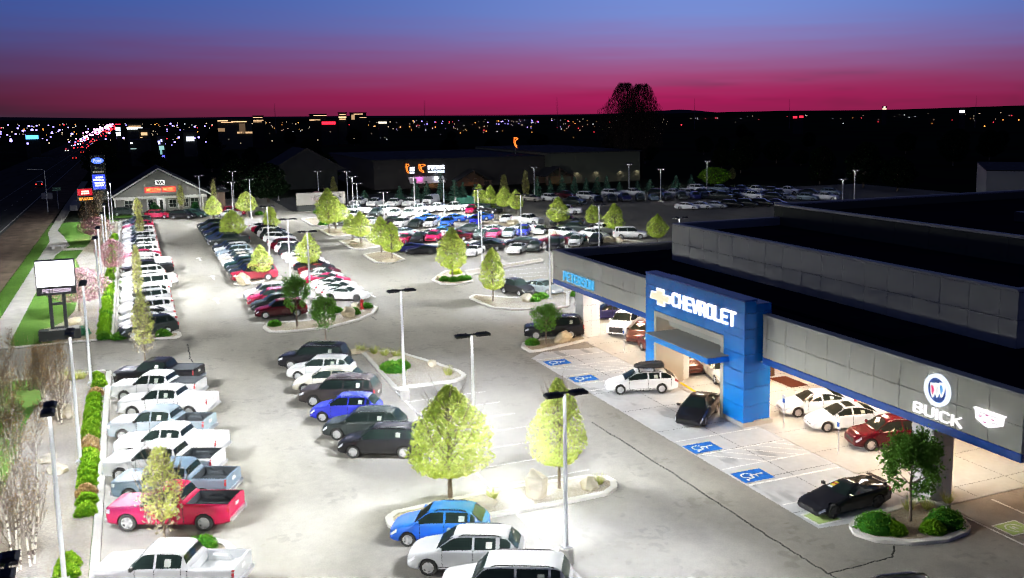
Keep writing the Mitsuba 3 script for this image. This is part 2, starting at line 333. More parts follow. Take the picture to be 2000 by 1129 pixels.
# ------------------------------------------------------------------ ground
LAY = {"cars":[["truck_row","truck","black",0.74,73.7,154,{"cover":1}],["truck_row","truck","white",0.62,69.89,154,{"cover":1}],["truck_row","truck","white",1.08,65.8,154,{}],["truck_row","truck","slate",0.55,60.99,154,{}],["truck_row","truck","white",0.95,57.15,154,{}],["truck_row","truck","white",0.47,54.07,154,{"liner":1}],["truck_row","truck","slate2",0.91,50.73,154,{"liner":1}],["truck_row","ram","red",0.76,47.29,154,{"liner":1}],["truck_row","truck","silver",0.31,40.47,154,{}],["suv_row","bigsuv","black",11.65,73.47,152,{}],["suv_row","suv","silverwhite",11.57,70.06,152,{}],["suv_row","suv","cream",11.45,66.52,152,{}],["suv_row","bigsuv","darkbrown",11.57,63.27,152,{}],["suv_row","hatch","royal",11.28,59.7,152,{}],["suv_row","suv","graphite",11.6,55.85,152,{}],["suv_row","suv","black",11.82,52.4,152,{}],["front_trio","hatch","blue",11.49,40.1,152,{}],["front_trio","suv","silver",11.7,37.01,152,{}],["front_trio","bigsuv","silver",12.11,33.46,152,{}],["hedge_row","suv","graphite",0.4,91.35,192,{}],["hedge_row","sedan","white",0.34,94.3,192,{}],["hedge_row","sedan","white",0.34,97.25,192,{}],["hedge_row","suv","white",0.4,100.2,192,{}],["hedge_row","sedan","white",0.34,103.15,192,{}],["hedge_row","suv","silver",0.4,106.1,192,{}],["hedge_row","suv","white",0.4,109.05,192,{}],["hedge_row","sedan","white",0.34,112.0,192,{}],["hedge_row","bigsuv","white",0.5,114.95,192,{}],["hedge_row","truck","white",0.79,117.9,192,{}],["hedge_row","sedan","silver",0.34,120.85,192,{}],["hedge_row","suv","white",0.4,123.8,192,{}],["hedge_row","truck","black",0.79,126.75,192,{}],["hedge_row","truck","silver",0.79,129.7,192,{}],["hedge_row","truck","white",0.79,132.65,192,{}],["hedge_row","suv","white",0.4,135.6,192,{}],["hedge_row","sedan","silver",0.34,138.55,192,{}],["hedge_row","sedan","red",0.34,141.5,192,{}],["hedge_row","suv","white",0.4,144.45,192,{}],["hedge_row","sedan","white",0.34,147.4,192,{}],["hedge_row","sedan","white",0.34,150.35,192,{}],["hedge_row","suv","white",0.4,153.3,192,{}],["hedge_row","sedan","white",0.34,156.25,192,{}],["hedge_row","sedan","silver",0.34,159.2,192,{}],["hedge_row","suv","white",0.4,162.15,192,{}],["hedge_row","sedan","white",0.34,165.1,192,{}],["hedge_row","sedan","silver",0.34,168.05,192,{}],["hedge_row","suv","white",0.4,171.0,192,{}],["hedge_row","sedan","white",0.34,173.95,192,{}],["hedge_row","sedan","white",0.34,176.9,192,{}],["hedge_row","suv","red",0.4,179.85,192,{}],["hedge_row","sedan","silver",0.34,182.8,192,{}],["hedge_row","sedan","graphite",0.34,185.75,192,{}],["hedge_row","suv","graphite",0.4,188.7,192,{}],["second_row","bigsuv","maroonpearl",12.15,117.16,184,{}],["second_row","suv","graphite",12.05,120.12,184,{}],["second_row","suv","graphite",12.05,123.17,184,{}],["second_row","suv","darkgreen",12.05,126.22,184,{}],["second_row","sedan","white",11.99,129.26,184,{}],["second_row","sedan","champagne",11.99,132.31,184,{}],["second_row","sedan","silver",11.99,135.36,184,{}],["second_row","suv","slate",12.05,138.42,184,{}],["second_row","suv","silver",12.05,141.47,184,{}],["second_row","suv","graphite",12.05,144.52,184,{}],["second_row","truck","graphite",12.35,151.46,184,{}],["second_row","suv","graphite",11.95,154.97,184,{}],["second_row","sedan","darkgreen",11.89,158.56,184,{}],["second_row","suv","graphite",11.95,162.17,184,{}],["second_row","sedan","black",11.89,165.76,184,{}],["second_row","suv","graphite",11.95,169.37,184,{}],["second_row","sedan","darkgreen",11.89,172.96,184,{}],["second_row","suv","graphite",11.95,176.57,184,{}],["four_row","suv","maroon",12.07,94.36,176,{}],["four_row","suv","graphite",12.07,97.71,176,{}],["four_row","suv","red",12.07,101.06,176,{}],["four_row","suv","white",12.07,104.41,176,{}],["camaro_row","coupe","white",19.5,100.14,-33,{}],["camaro_row","coupe","white",19.5,103.44,-30,{}],["camaro_row","coupe","white",19.5,106.74,-30,{}],["camaro_row","coupe","red",19.5,110.04,-30,{}],["camaro_row","sedan","silver",19.5,113.54,-30,{}],["camaro_row","sedan","maroon",19.8,117.04,-30,{}],["camaro_row","sedan","black",19.8,120.54,-30,{}],["camaro_row","sedan","white",19.8,124.04,-30,{}],["camaro_row","sedan","white",19.8,127.54,-30,{}],["camaro_row","sedan","white",19.8,131.04,-30,{}],["camaro_row","suv","black",19.8,134.64,-30,{}],["camaro_row","suv","white",19.8,138.24,-30,{}],["camaro_row","suv","maroon",19.8,141.84,-30,{}],["camaro_row","sedan","silver",19.8,145.44,-30,{}],["camaro_row","suv","white",19.8,150.94,-30,{}],["camaro_row","suv","graphite",19.8,154.54,-30,{}],["camaro_row","suv","white",19.8,158.14,-30,{}],["camaro_row","suv","black",19.8,161.74,-30,{}],["camaro_row","sedan","red",19.8,165.34,-30,{}],["camaro_row","sedan","white",19.8,168.94,-30,{}],["back_lot","sport","navy",34.58,132.63,160,{}],["back_lot","sport","black",35.68,129.33,160,{}],["back_lot","coupe","white",41.67,124.69,-128,{}],["back_lot","sedan","graphite",40.35,130.3,155,{}],["back_lot","sedan","black",45.07,128.7,155,{}],["back_lot","sedan","graphite",45.77,131.07,155,{}],["back_lot","coupe","white",47.83,124.1,-128,{}],["back_lot","sedan","graphite",50.69,124.79,-120,{}],["back_lot","sedan","black",50.74,130.31,155,{}],["back_lot","sedan","maroon",55.62,129.48,155,{}],["back_lot","suv","black",53.72,124.33,-127,{}],["back_lot","sedan","darkgreen",58.64,130.2,155,{}],["back_lot","hatch","silver",57.86,126.58,-124,{}],["back_lot","hatch","black",60.91,126.15,-124,{}],["back_lot","sedan","white",61.02,137.58,-55,{}],["back_lot","truck","white",67.15,136.64,20,{}],["back_lot","sedan","silver",64.31,133.57,-60,{}],["back_lot","bigsuv","white",68.58,130.03,-22,{}],["back_lot","sedan","red",36.35,141.72,-125,{}],["back_lot","sedan","black",38.85,142.0,-122,{}],["back_lot","hatch","red",40.94,141.62,-121,{}],["back_lot","sedan","graphite",48.49,141.44,-121,{}],["back_lot","sedan","red",50.58,141.3,-123,{}],["back_lot","sedan","slate",53.04,141.27,-120,{}],["back_lot","hatch","royal",55.7,141.75,-121,{}],["back_lot","sedan","white",58.86,142.44,-119,{}],["back_lot","sedan","slate",38.12,149.63,150,{}],["back_lot","sedan","white",41.94,146.55,150,{}],["back_lot","sedan","maroon",44.42,141.27,150,{}],["back_lot","sedan","blue",43.84,147.85,150,{}],["back_lot","sedan","graphite",49.38,150.12,150,{}],["back_lot","sedan","silverwhite",52.08,146.39,150,{}],["back_lot","sedan","white",57.4,147.0,150,{}],["back_lot","truck","white",62.16,155.8,-58,{}],["back_lot","sedan","white",59.96,160.87,-119,{}],["back_lot","sedan","blue",47.6,168.99,150,{}],["back_lot","sedan","blue",51.84,166.58,150,{}],["back_lot","sedan","blue",56.99,166.59,150,{}],["back_lot","hatch","blue",48.71,159.82,-119,{}],["back_lot","hatch","royal",54.09,160.32,-119,{}],["back_lot","hatch","white",45.96,160.5,-119,{}],["back_lot","sedan","graphite",43.52,161.21,-121,{}],["back_lot","suv","white",41.44,162.4,-127,{}],["back_lot","sedan","black",41.2,168.1,145,{}],["back_lot","sedan","white",47.29,179.76,-117,{}],["back_lot","sedan","white",49.33,177.56,-117,{}],["back_lot","sedan","white",44.8,180.97,-117,{}],["back_lot","hatch","graphite",41.7,182.71,-121,{}],["back_lot","sedan","graphite",33.43,170.77,172,{}],["back_lot","sedan","silver",37.4,169.38,105,{}],["back_lot","sedan","silver",33.22,150.76,172,{}],["back_lot","truck","white",43.63,207.01,-125,{}],["back_lot","truck","white",46.27,202.88,-125,{}],["back_lot","truck","white",49.49,199.75,-125,{}],["back_lot","truck","white",52.87,199.08,-125,{}],["back_lot","van","white",57.92,201.38,-128,{}],["back_lot","truck","white",50.83,184.86,150,{}],["back_lot","truck","white",54.55,185.11,150,{}],["back_lot","truck","white",58.15,185.46,150,{}],["back_lot","hatch","red",59.87,179.98,-121,{}],["back_lot","truck","white",38.99,189.11,150,{}],["back_lot","truck","white",43.81,185.6,150,{}],["back_lot","truck","white",35.2,188.75,150,{}],["back_lot","suv","white",36.93,180.56,-121,{}],["back_lot","bigsuv","black",62.7,177.28,-58,{}],["back_lot","sedan","white",69.9,200.88,-60,{}],["far_lot","sedan","champagne",80.0,197.86,-60,{}],["far_lot","suv","white",83.67,195.94,-65,{}],["far_lot","truck","maroon",88.62,199.18,-60,{}],["far_lot","bigsuv","silverwhite",92.15,195.0,-58,{}],["far_lot","bigsuv","white",100.06,198.33,-60,{}],["far_lot","truck","white",105.37,198.46,-58,{}],["far_lot","truck","white",74.77,167.98,150,{}],["far_lot","truck","graphite",83.68,184.39,-50,{}],["far_lot","truck","graphite",63.96,140.8,140,{}],["far_lot","truck","graphite",67.1,150.65,150,{}],["far_lot","sedan","black",91.48,188.19,-112,{}],["far_lot","suv","graphite",94.49,187.73,-109,{}],["far_lot","truck","navy",97.61,187.59,-106,{}],["far_lot","suv","graphite",100.88,186.58,-112,{}],["far_lot","sedan","slate",103.93,186.01,-109,{}],["far_lot","suv","black",107.03,185.53,-106,{}],["far_lot","truck","graphite",110.64,185.25,-112,{}],["far_lot","suv","navy",113.63,184.34,-109,{}],["far_lot","sedan","graphite",116.12,184.75,-106,{}],["far_lot","suv","slate",120.48,184.05,-112,{}],["far_lot","truck","black",123.63,183.46,-109,{}],["far_lot","suv","graphite",126.77,182.04,-106,{}],["far_lot","sedan","navy",130.37,181.31,-112,{}],["far_lot","suv","graphite",133.69,180.8,-109,{}],["far_lot","sedan","white",99.89,165.0,-42,{}],["far_lot","sedan","white",103.0,164.72,-42,{}],["far_lot","sedan","silver",106.14,164.43,-42,{}],["far_lot","suv","black",109.7,163.82,-42,{}],["far_lot","suv","graphite",113.01,163.41,-42,{}],["far_lot","suv","black",116.35,162.99,-42,{}],["far_lot","sedan","navy",119.77,162.54,-42,{}],["far_lot","bigsuv","black",109.37,192.79,-60,{}],["far_lot","truck","white",112.41,191.83,-60,{}],["far_lot","bigsuv","white",115.62,190.36,-60,{}],["far_lot","truck","black",118.47,189.53,-60,{}],["far_lot","sedan","graphite",121.87,188.09,-60,{}],["far_lot","bigsuv","white",124.99,201.47,-58,{}],["far_lot","truck","slate",128.55,197.38,-58,{}],["far_lot","truck","navy",131.93,193.44,-58,{}],["far_lot","truck","white",134.32,190.62,-58,{}],["far_lot","suv","graphite",136.88,187.5,-58,{}],["far_lot","truck","white",139.23,184.82,-58,{}],["far_lot","sedan","graphite",142.56,180.83,-58,{}],["far_lot","suv","slate",145.67,177.21,-58,{}],["far_lot","truck","graphite",118.07,180.01,-58,{}],["far_lot","sedan","black",121.1,178.97,-58,{}],["far_lot","truck","white",124.2,177.74,-58,{}],["far_lot","suv","graphite",126.97,173.16,-58,{}],["far_lot","sedan","silver",129.6,172.68,-58,{}],["far_lot","suv","slate",132.6,169.02,-58,{}],["far_lot","truck","white",136.02,167.33,-58,{}],["canopy","bigsuv","black",31.87,74.54,158,{"rails":1}],["canopy","bigsuv","white",38.31,73.5,-136,{}],["canopy","sedan","brown",38.29,70.48,-133,{}],["canopy","sedan","navy",39.55,79.17,160,{}],["canopy","sedan","brown",36.15,60.58,-95,{}],["canopy","sedan","champagne",37.42,57.06,-105,{}],["canopy","sedan","maroon",37.04,65.4,-95,{}],["canopy","wagon","white",30.75,56.96,160,{"box":1}],["canopy","sedan","black",31.11,49.97,-137,{}],["canopy","sedan","white",38.3,47.65,163,{}],["canopy","sedan","white",38.09,44.58,163,{"sun":1}],["canopy","suv","maroon",38.2,40.89,163,{}],["canopy","sport","black",30.1,35.08,-178.7,{"paper":1,"wing":1}],["canopy","suv","black",24.2,25.72,165,{}],["music","suv","red",4.18,199.48,-25,{}],["music","suv","black",8.36,196.84,-28,{}],["music","suv","darkgreen",10.67,197.84,-28,{}],["music","sedan","silver",16.24,195.92,160,{}],["music","suv","red",17.77,199.17,-30,{}],["music","suv","graphite",-1.5,209.09,-10,{}],["island_pair","hatch","black",36.47,94.84,-72,{}],["island_pair","sedan","slate",39.06,94.02,-62,{}]],"lamps":[["hedge",-3.6,27.5,7.45,0.6],["hedge",-3.6,42.6,7.45,0.6],["hedge",-3.6,57.8,7.45,0.6],["hedge",-3.6,75.3,7.45,0.6],["hedge",-3.6,103.9,7.45,0.62],["hedge",-3.6,113.5,7.45,0.62],["hedge",-3.6,130.7,7.45,0.85],["hedge",-3.6,143.9,7.45,0.85],["hedge",-3.6,171.6,7.45,0.85],["hedge",-3.6,193.4,7.45,0.85],["centre",15.65,35.5,7.45,0.62],["centre",15.65,47.5,7.45,1.0],["centre",15.65,62.1,7.45,1.15],["centre",15.65,99.2,7.45,0.85],["centre",15.65,112.4,7.45,0.85],["centre",15.65,130.3,7.45,0.85],["back",38.1,89.8,7.45,1],["back",38.4,111.7,7.45,1],["back",34.6,146.0,7.45,1],["back",35.2,167.7,7.45,1],["back",38.4,187.0,7.45,1],["back",48.7,180.4,7.45,1],["back",51.4,170.1,7.45,1],["back",48.8,143.3,7.45,1],["back",51.0,130.7,7.45,1],["back",53.8,110.5,7.45,0.22],["back",19.9,189.9,7.45,0.5],["back",16.2,184.1,7.45,0.6],["back",12.2,207.5,7.45,0.5],["far",83.6,205.5,7.0,0.1],["far",109.1,207.4,7.0,0.08],["far",57.0,95.9,7.0,0.12],["far",131.2,207.4,7.0,0.35],["far",37.1,217.0,7.0,0.02],["far",30.1,228.7,7.0,0.02],["far",115.6,137.5,7.0,0.12],["far",135.0,157.0,7.0,0.12],["far",104.6,184.1,7.0,0.04],["far",20.4,227.9,7.0,0.15],["far",42.7,213.3,7.0,0.5]],"trees":[["pear",13.23,44.12,5.75,3.95],["pear",18.59,42.97,5.65,2.78],["pear",32.85,106.19,6.0,3.58],["pear",32.6,91.74,5.45,2.73],["pear",30.35,124.5,5.0,2.88],["pear",30.79,132.32,5.05,3.34],["pear",30.38,143.52,4.75,2.98],["pear",30.1,148.38,3.95,2.75],["pear",30.62,164.06,5.5,3.91],["pear",28.67,159.49,7.2,3.97],["pear",13.47,156.07,4.75,4.01],["pear",13.25,189.2,4.55,3.13],["pear",19.58,193.86,4.8,4.15],["pear",19.99,162.7,4.6,2.62],["pear",13.02,116.6,4.1,2.64],["pear",18.97,120.14,4.75,2.87],["pear",68.82,121.98,4.35,2.99],["pear",67.65,133.51,5.05,3.19],["pear",69.15,144.37,4.0,2.9],["pear",64.06,147.19,5.15,3.76],["pear",65.47,176.61,5.1,3.21],["pear",66.07,171.81,4.7,2.74],["pear",64.0,186.97,4.9,3.15],["pear",64.84,182.82,4.95,2.89],["broad",13.74,80.45,4.1,2.48],["broad",12.65,88.49,4.7,3.0],["broad",30.16,72.13,3.3,2.98],["broad",31.61,32.21,4.2,3.42],["column",-0.03,80.98,5.4,2.29],["column",0.24,45.05,4.35,2.38],["column",-0.18,105.68,4.95,1.48],["column",-0.2,124.75,4.0,1.47],["column",0.65,164.46,4.4,1.75],["column",0.6,198.32,4.05,2.32],["column",14.35,201.21,6.8,1.72],["column",8.72,210.17,5.45,2.01],["plum",-5.52,105.55,4.2,5.68],["plum",-2.77,128.17,4.35,3.43],["plum",-5.53,167.83,3.6,5.01],["plum",34.1,201.69,3.65,3.91],["plum",24.22,252.16,5.05,9.41],["spruce",47.48,218.58,2.3,2.61],["spruce",55.21,217.1,3.05,2.86],["spruce",58.4,215.22,4.65,3.08],["spruce",59.91,211.28,4.35,3.03],["spruce",62.74,209.62,6.2,3.02],["spruce",64.57,205.57,4.75,3.89],["spruce",67.07,207.07,4.1,3.01],["spruce",69.38,205.72,3.65,3.0],["spruce",85.7,208.68,4.75,2.88],["spruce",89.43,209.8,3.6,2.42],["spruce",93.03,211.07,4.65,3.19],["spruce",95.56,209.56,4.15,2.94],["spruce",97.98,208.11,3.9,2.69],["spruce",101.51,209.51,3.95,3.21],["spruce",104.2,209.67,4.1,2.74],["spruce",106.87,208.08,2.6,2.48],["spruce",112.8,209.98,2.65,2.28],["spruce",115.5,208.36,3.0,3.04],["spruce",120.86,205.13,3.9,3.29],["spruce",124.07,203.2,4.1,3.03],["hornbeam",43.2,232.22,4.7,2.01],["hornbeam",77.93,210.02,5.2,2.62],["hornbeam",81.23,204.88,6.3,2.11],["hornbeam",155.1,231.84,3.5,2.37],["lime",140.09,217.58,4.6,9.34],["poplar",-4.87,45.15,9.1,1.56],["poplar",-5.59,44.72,9.45,1.29],["poplar",-6.21,71.72,3.85,2.36],["poplar",-7.59,64.4,6.5,1.79],["poplar",-5.01,66.32,5.55,0.95],["poplar",-5.94,202.0,5.3,2.79],["poplar",-6.25,168.23,6.4,3.59],["poplar",-4.08,148.24,5.7,1.74]]}
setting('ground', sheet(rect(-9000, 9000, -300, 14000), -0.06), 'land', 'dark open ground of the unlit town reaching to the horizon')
xs = np.linspace(-9000, 9500, 90)


def ridge(y0, base, amp, seed, tilt):
    h = base + amp * meshkit.fbm(np.stack([xs / 900, xs * 0 + seed, xs * 0], -1), 4, seed) + tilt(xs)
    v = np.vstack([np.column_stack([xs, xs * 0 + y0 - 900, xs * 0 - 5]), np.column_stack([xs, xs * 0 + y0, h]), np.column_stack([xs, xs * 0 + y0 + 1500, h * 0.4])])
    n = len(xs); i = np.arange(n - 1)
    f = np.vstack([np.stack([i + a, i + a + 1, i + a + n + 1], 1) for a in (0, n)] + [np.stack([i + a, i + a + n + 1, i + a + n], 1) for a in (0, n)])
    return trimesh.Trimesh(v, f, process=False)


diff('hill_land', (0.06, 0.05, 0.07))
setting('hills', ridge(9000, 14, 16, 3, lambda x: 38 * np.clip((200 - x) / 3000, 0, 1) + 45 * np.exp(-((x - 5350) / 380) ** 2)), 'hill_land', 'low dark hills along the horizon')
setting('terrain', ridge(3000, 9, 12, 8, lambda x: 30 * np.clip((x - 1500) / 2200, 0, 1.3)), 'land', 'slightly rising dark land before the hills')

lot = unary_union([rect(-2.55, 66, -20, 197), rect(-13.4, -2.55, 79.6, 90.9), rect(60, 175, 92, 203), rect(11, 29, 190, 240), rect(-2.55, 66, 190, 201)])
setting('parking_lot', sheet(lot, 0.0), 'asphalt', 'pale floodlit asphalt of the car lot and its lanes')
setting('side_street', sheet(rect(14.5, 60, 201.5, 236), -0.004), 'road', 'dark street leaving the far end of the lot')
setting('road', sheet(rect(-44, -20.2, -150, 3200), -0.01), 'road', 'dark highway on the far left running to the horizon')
setting('road_shoulder', sheet(rect(-20.2, -14.0, -150, 700), -0.014), 'shoulder', 'brown dirt shoulder between highway and lawn')
setting('road_marking', cat(sheet(rect(-20.9, -20.7, -100, 900), -0.004), *[sheet(rect(-24.6, -24.45, y, y + 3), -0.004) for y in range(30, 700, 12)], sheet(rect(-28.4, -28.25, -100, 900), -0.004)), 'road_line', 'painted highway edge line and lane dashes')
lawn = unary_union([rect(-13.9, -2.7, 91.2, 200), rect(-13.9, -2.7, -20, 79.2)])
walk_a = Polygon([(-12.25, 91), (-10.35, 91), (-10.35, 152), (-9.1, 163), (-10.6, 176), (-12.0, 186), (-12.1, 330), (-13.8, 330), (-13.7, 236), (-13.3, 183), (-12.2, 170), (-12.25, 140)])
walk_b = Polygon([(-10.3, 160), (-6.0, 158.5), (-3.4, 157.0), (-3.4, 154.6), (-6.2, 156.2), (-10.3, 157)])
setting('lawn', prism(lawn, -0.05, 0.05), 'grass', 'mown green verge between the lot and the highway')
setting('sidewalk', prism(unary_union([walk_a, walk_b]), -0.05, 0.09), 'walkway', 'pale concrete footpath winding through the lawn')
bed_n = Polygon([(-2.75, 91.2), (-2.75, 197), (-6.6, 197), (-6.2, 170), (-7.3, 152), (-7.6, 146), (-6.8, 138), (-6.0, 128), (-6.0, 106), (-6.6, 101), (-7.6, 98), (-8.3, 95), (-7.0, 92), (-6.2, 91.2)])
bed_s = Polygon([(-2.75, 79.2), (-2.75, 20), (-7.4, 20), (-7.2, 50), (-6.9, 60), (-7.0, 68), (-6.4, 74), (-6.6, 79.2)])
setting('planting_bed', prism(bed_n.intersection(rect(-20, 20, 91.2, 197)), 0.0, 0.11), 'gravel', 'gravel bed with hedge along the far part of the lot')
setting('planting_bed', prism(bed_s, 0.0, 0.11), 'mulch', 'mulched bed along the truck row in the left foreground')
for y0, y1 in ((20, 78.9), (91.6, 196)):
    setting('kerb', rbox(-2.72, -2.35, y0, y1, 0.0, 0.15, 0.03), 'kerb', 'pale concrete kerb along the planting bed')
setting('kerb', cat(rbox(-13.3, -2.75, 79.2, 79.5, 0, 0.14, 0.03)), 'kerb', 'driveway kerb on the near side')
setting('kerb', cat(rbox(-13.3, -2.75, 91.0, 91.3, 0, 0.14, 0.03)), 'kerb', 'driveway kerb on the far side')


def island(poly, label, fill='gravel', r=0.5):
    p = poly.buffer(-r).buffer(2 * r).buffer(-r)
    k = key_free('traffic_island')
    labels[k] = {'label': label, 'kind': 'structure'}
    ring = p.difference(p.buffer(-0.34))
    put(k, 'kerb', prism(ring, 0.0, 0.15), 'kerb')
    put(k, 'soil', prism(p.buffer(-0.335), 0.0, 0.12), fill)


PX = {"hedge_near":[[-3.24,76.61],[-3.06,74.71],[-3.23,72.23],[-3.28,70.91],[-3.28,69.48],[-3.27,68.35],[-3.3,67.15],[-3.26,65.85],[-3.28,64.62],[-3.3,63.44],[-3.21,62.24],[-3.28,60.97],[-3.19,59.76],[-3.21,58.75],[-3.12,57.62],[-3.18,56.18],[-3.17,55.1],[-3.15,53.9],[-3.13,52.68],[-3.07,51.41],[-3.07,50.03],[-3.54,44.2],[-3.55,43.18]],"rocks":[[-5.87,77.39],[-6.01,75.41],[-4.89,67.99],[-5.24,58.97],[-4.7,56.99],[-5.81,99.14],[-7.32,95.21],[17.41,71.16],[17.15,42.42],[14.2,42.67],[20.11,42.68],[17.87,90.82],[19.32,94.46],[31.85,72.5],[35.72,90.13],[10.72,114.7],[65.02,126.64],[63.69,127.37],[19.69,69.34],[15.6,76.38],[30.07,159.5],[29.23,143.49],[29.66,123.36],[59.18,155.95],[60.31,162.76],[60.54,157.0],[59.23,138.14],[31.89,107.48],[42.86,73.06]],"shrubs":[[16.58,69.91],[16.78,69.16],[17.35,69.85],[31.8,105.96],[32.69,105.1],[33.64,105.38],[34.27,105.44],[34.5,110.22],[10.87,89.87],[17.02,93.4],[18.43,91.86],[20.24,94.27],[36.27,89.84],[37.06,90.67],[37.75,90.94],[41.4,90.65],[29.67,32.28],[32.77,31.27],[30.12,31.59],[31.72,30.93],[-1.94,90.5],[1.57,90.01],[-6.69,93.77],[-5.87,93.36],[-5.1,93.85],[1.66,43.45],[30.04,172.21],[32.78,194.11],[29.1,72.46],[16.13,184.66],[22.09,196.81]],"tufts":[[15.78,76.28],[16.63,75.29],[17.24,74.25],[17.96,73.34],[20.03,66.41],[15.1,43.21],[32.47,33.22],[33.32,32.94],[-4.78,77.3],[-5.49,78.43],[-4.29,77.52],[20.67,42.63],[34.79,33.1]],"crack":[[24.83,52.1],[24.94,42.7],[24.89,38.15],[24.89,33.95],[24.93,31.77],[24.99,29.92],[25.03,28.92]],"crack2":[[24.99,29.92],[27.48,29.89],[28.43,29.91],[29.22,30.69]],"crack3":[[3.32,86.15],[3.27,82.99],[3.23,80.77],[3.35,78.93]],"crack4":[[19.12,108.82],[19.28,103.8],[19.87,88.5]],"hc":[[28.74,66.49],[28.6,61.42],[28.48,45.18],[28.52,40.36]],"apron_lines_Y":[67.89,65.07,60.2,46.71,44.23,41.8,39.36,36.51],"green":[[34.8,30.28],[34.8,29.19],[35.7,29.41],[36.02,30.32]],"yellow":[[34.21,57.34],[33.9,54.65],[34.05,52.33],[33.92,51.76]],"hcpost":[[34.66,66.75],[34.67,45.92],[34.62,40.9]],"hyd":[[19.67,93.71]],"mat":[[40.54,55.36],[40.4,52.8],[41.81,52.81],[41.85,55.32]],"isl":{"tri":[[15.75,76.68],[15.54,64.51],[16.66,64.66],[20.0,64.6],[20.89,65.21],[21.21,65.82],[21.19,67.1],[20.22,70.43],[18.84,74.36],[17.39,76.04]],"front":[[9.76,43.3],[10.29,43.83],[13.5,44.14],[16.56,44.34],[20.72,43.95],[21.53,43.47],[21.66,42.61],[21.33,41.85],[20.52,41.28],[18.03,41.21],[14.35,41.26],[11.78,41.05],[10.01,41.61],[9.66,42.39]],"hyd":[[9.8,89.47],[10.43,91.32],[13.93,90.78],[18.9,94.11],[20.95,95.36],[21.31,94.01],[20.25,91.2],[18.26,88.81],[15.07,86.78],[11.5,86.74],[10.08,87.47]],"a880":[[30.68,107.32],[32.64,110.78],[34.09,113.03],[35.45,113.2],[35.56,110.51],[34.79,104.39],[32.74,102.8],[30.78,104.2]],"strip960":[[35.92,111.62],[44.28,115.07],[48.57,116.81],[47.65,114.26],[43.2,112.3],[35.4,108.07]],"a960":[[30.98,94.77],[32.01,96.18],[35.02,92.67],[41.05,93.15],[41.38,92.3],[38.43,85.75],[35.5,85.56],[32.82,86.93],[31.3,88.57]],"a1066":[[28.55,73.35],[27.95,72.06],[27.94,70.14],[29.12,70.3],[33.96,71.84],[34.54,73.89],[30.64,73.94]],"corv":[[34.1,34.07],[32.03,33.77],[29.59,33.64],[28.75,33.1],[28.36,32.26],[28.75,31.31],[29.94,30.39],[31.58,29.94],[33.0,30.13],[33.65,30.53],[34.07,31.45],[34.39,33.09]],"b1":[[30.11,179.72],[27.96,158.32],[30.07,159.5],[31.7,162.63],[32.28,175.6],[32.95,186.29]],"b2":[[29.43,170.75],[27.66,142.41],[29.3,140.27],[31.74,142.12],[31.92,148.79],[32.93,170.6]],"b3":[[28.97,149.0],[28.26,135.41],[29.1,132.1],[30.91,132.83],[31.1,139.29],[31.21,149.17]],"b4":[[29.1,132.1],[28.96,123.23],[30.44,122.44],[32.21,124.53],[32.07,128.85],[31.59,134.78]],"grey":[[-2.33,89.85],[0.37,89.32],[2.58,88.63],[3.05,89.7],[2.98,91.09],[2.06,91.1]],"small":[[1.4,43.74],[1.76,44.31],[2.3,44.4],[2.85,43.72],[3.08,42.76],[3.02,41.7],[2.5,41.63],[1.46,42.89]],"row2":[[9.7,115.62],[10.05,113.56],[11.51,114.29],[13.45,116.37],[12.41,117.32]],"west":[[51.5,159.35],[55.79,156.95],[57.27,150.95],[59.23,138.14],[63.83,125.98],[68.35,124.83],[66.52,131.27],[62.51,141.6],[60.54,157.0],[58.28,163.9]]}}
for n, lab in (('tri', 'triangular gravel island beside the row of angled crossovers'), ('front', 'long gravel island with two bright trees in the foreground'), ('hyd', 'curved island with hydrant and boulders by the maroon crossovers'),
               ('a880', 'teardrop island with four round shrubs and one tree'), ('strip960', 'thin gravel strip behind the teardrop island'), ('a960', 'wide island left of the showroom end with a pointed tree'),
               ('a1066', 'island with boulder and small tree at the showroom corner'), ('corv', 'rounded island in front of the black sports coupe'), ('grey', 'small island ahead of the grey crossover by the driveway'),
               ('small', 'small island with one shrub behind the red truck'), ('row2', 'small island with a pale boulder in the second row'), ('west', 'gravel strip between the bright lot and the dark lot')):
    island(Polygon(PX['isl'][n]), lab, 'gravel', 0.35)
for y0, y1, lab in ((122.6, 133.6, 'nearest'), (137.2, 150.2, 'second'), (154, 166.5, 'third'), (171, 186, 'farthest')):
    island(Polygon([(28.0, y0 + 1.2), (29.6, y0), (32.2, y0 + 2), (32.2, y1 - 1), (30.5, y1), (28.0, y1 - 2)]), f'{lab} gravel island in the median of the back lot')

# concrete forecourt, canopy floor, paint
setting('forecourt', sheet([(27.45, 68.6), (27.45, 33.6), (29.0, 33.4), (33.5, 33.9), (33.5, 69.6), (29, 70)], 0.005), 'concrete', 'stained pale concrete apron with parking bays before the showroom')
setting('showroom_floor', prism(rect(33.5, 43.6, 33.0, 80.5), -0.1, 0.03), 'slab', 'warm lit concrete slab under the showroom canopy')
seams = [strip([(27.5, y), (33.45, y)], 0.035) for y in np.arange(35.5, 69, 4.4)] + [strip([(30.5, 34), (30.5, 69)], 0.03)]
setting('forecourt_joint', sheet(unary_union(seams), 0.009), 'seal', 'saw cut joints of the forecourt')
seams = [strip([(33.55, y), (43.5, y)], 0.03) for y in np.arange(34.5, 80, 3.6)] + [strip([(x, 33.1), (x, 80)], 0.03) for x in (36.8, 40.2)]
setting('slab_joint', sheet(unary_union(seams), 0.034), 'seal', 'joints in the showroom slab')
W = []
for y in PX['apron_lines_Y'] + [58.4, 62.6, 42.6 - 3.3]:
    W.append(strip([(27.6, y), (33.4, y)], 0.11))
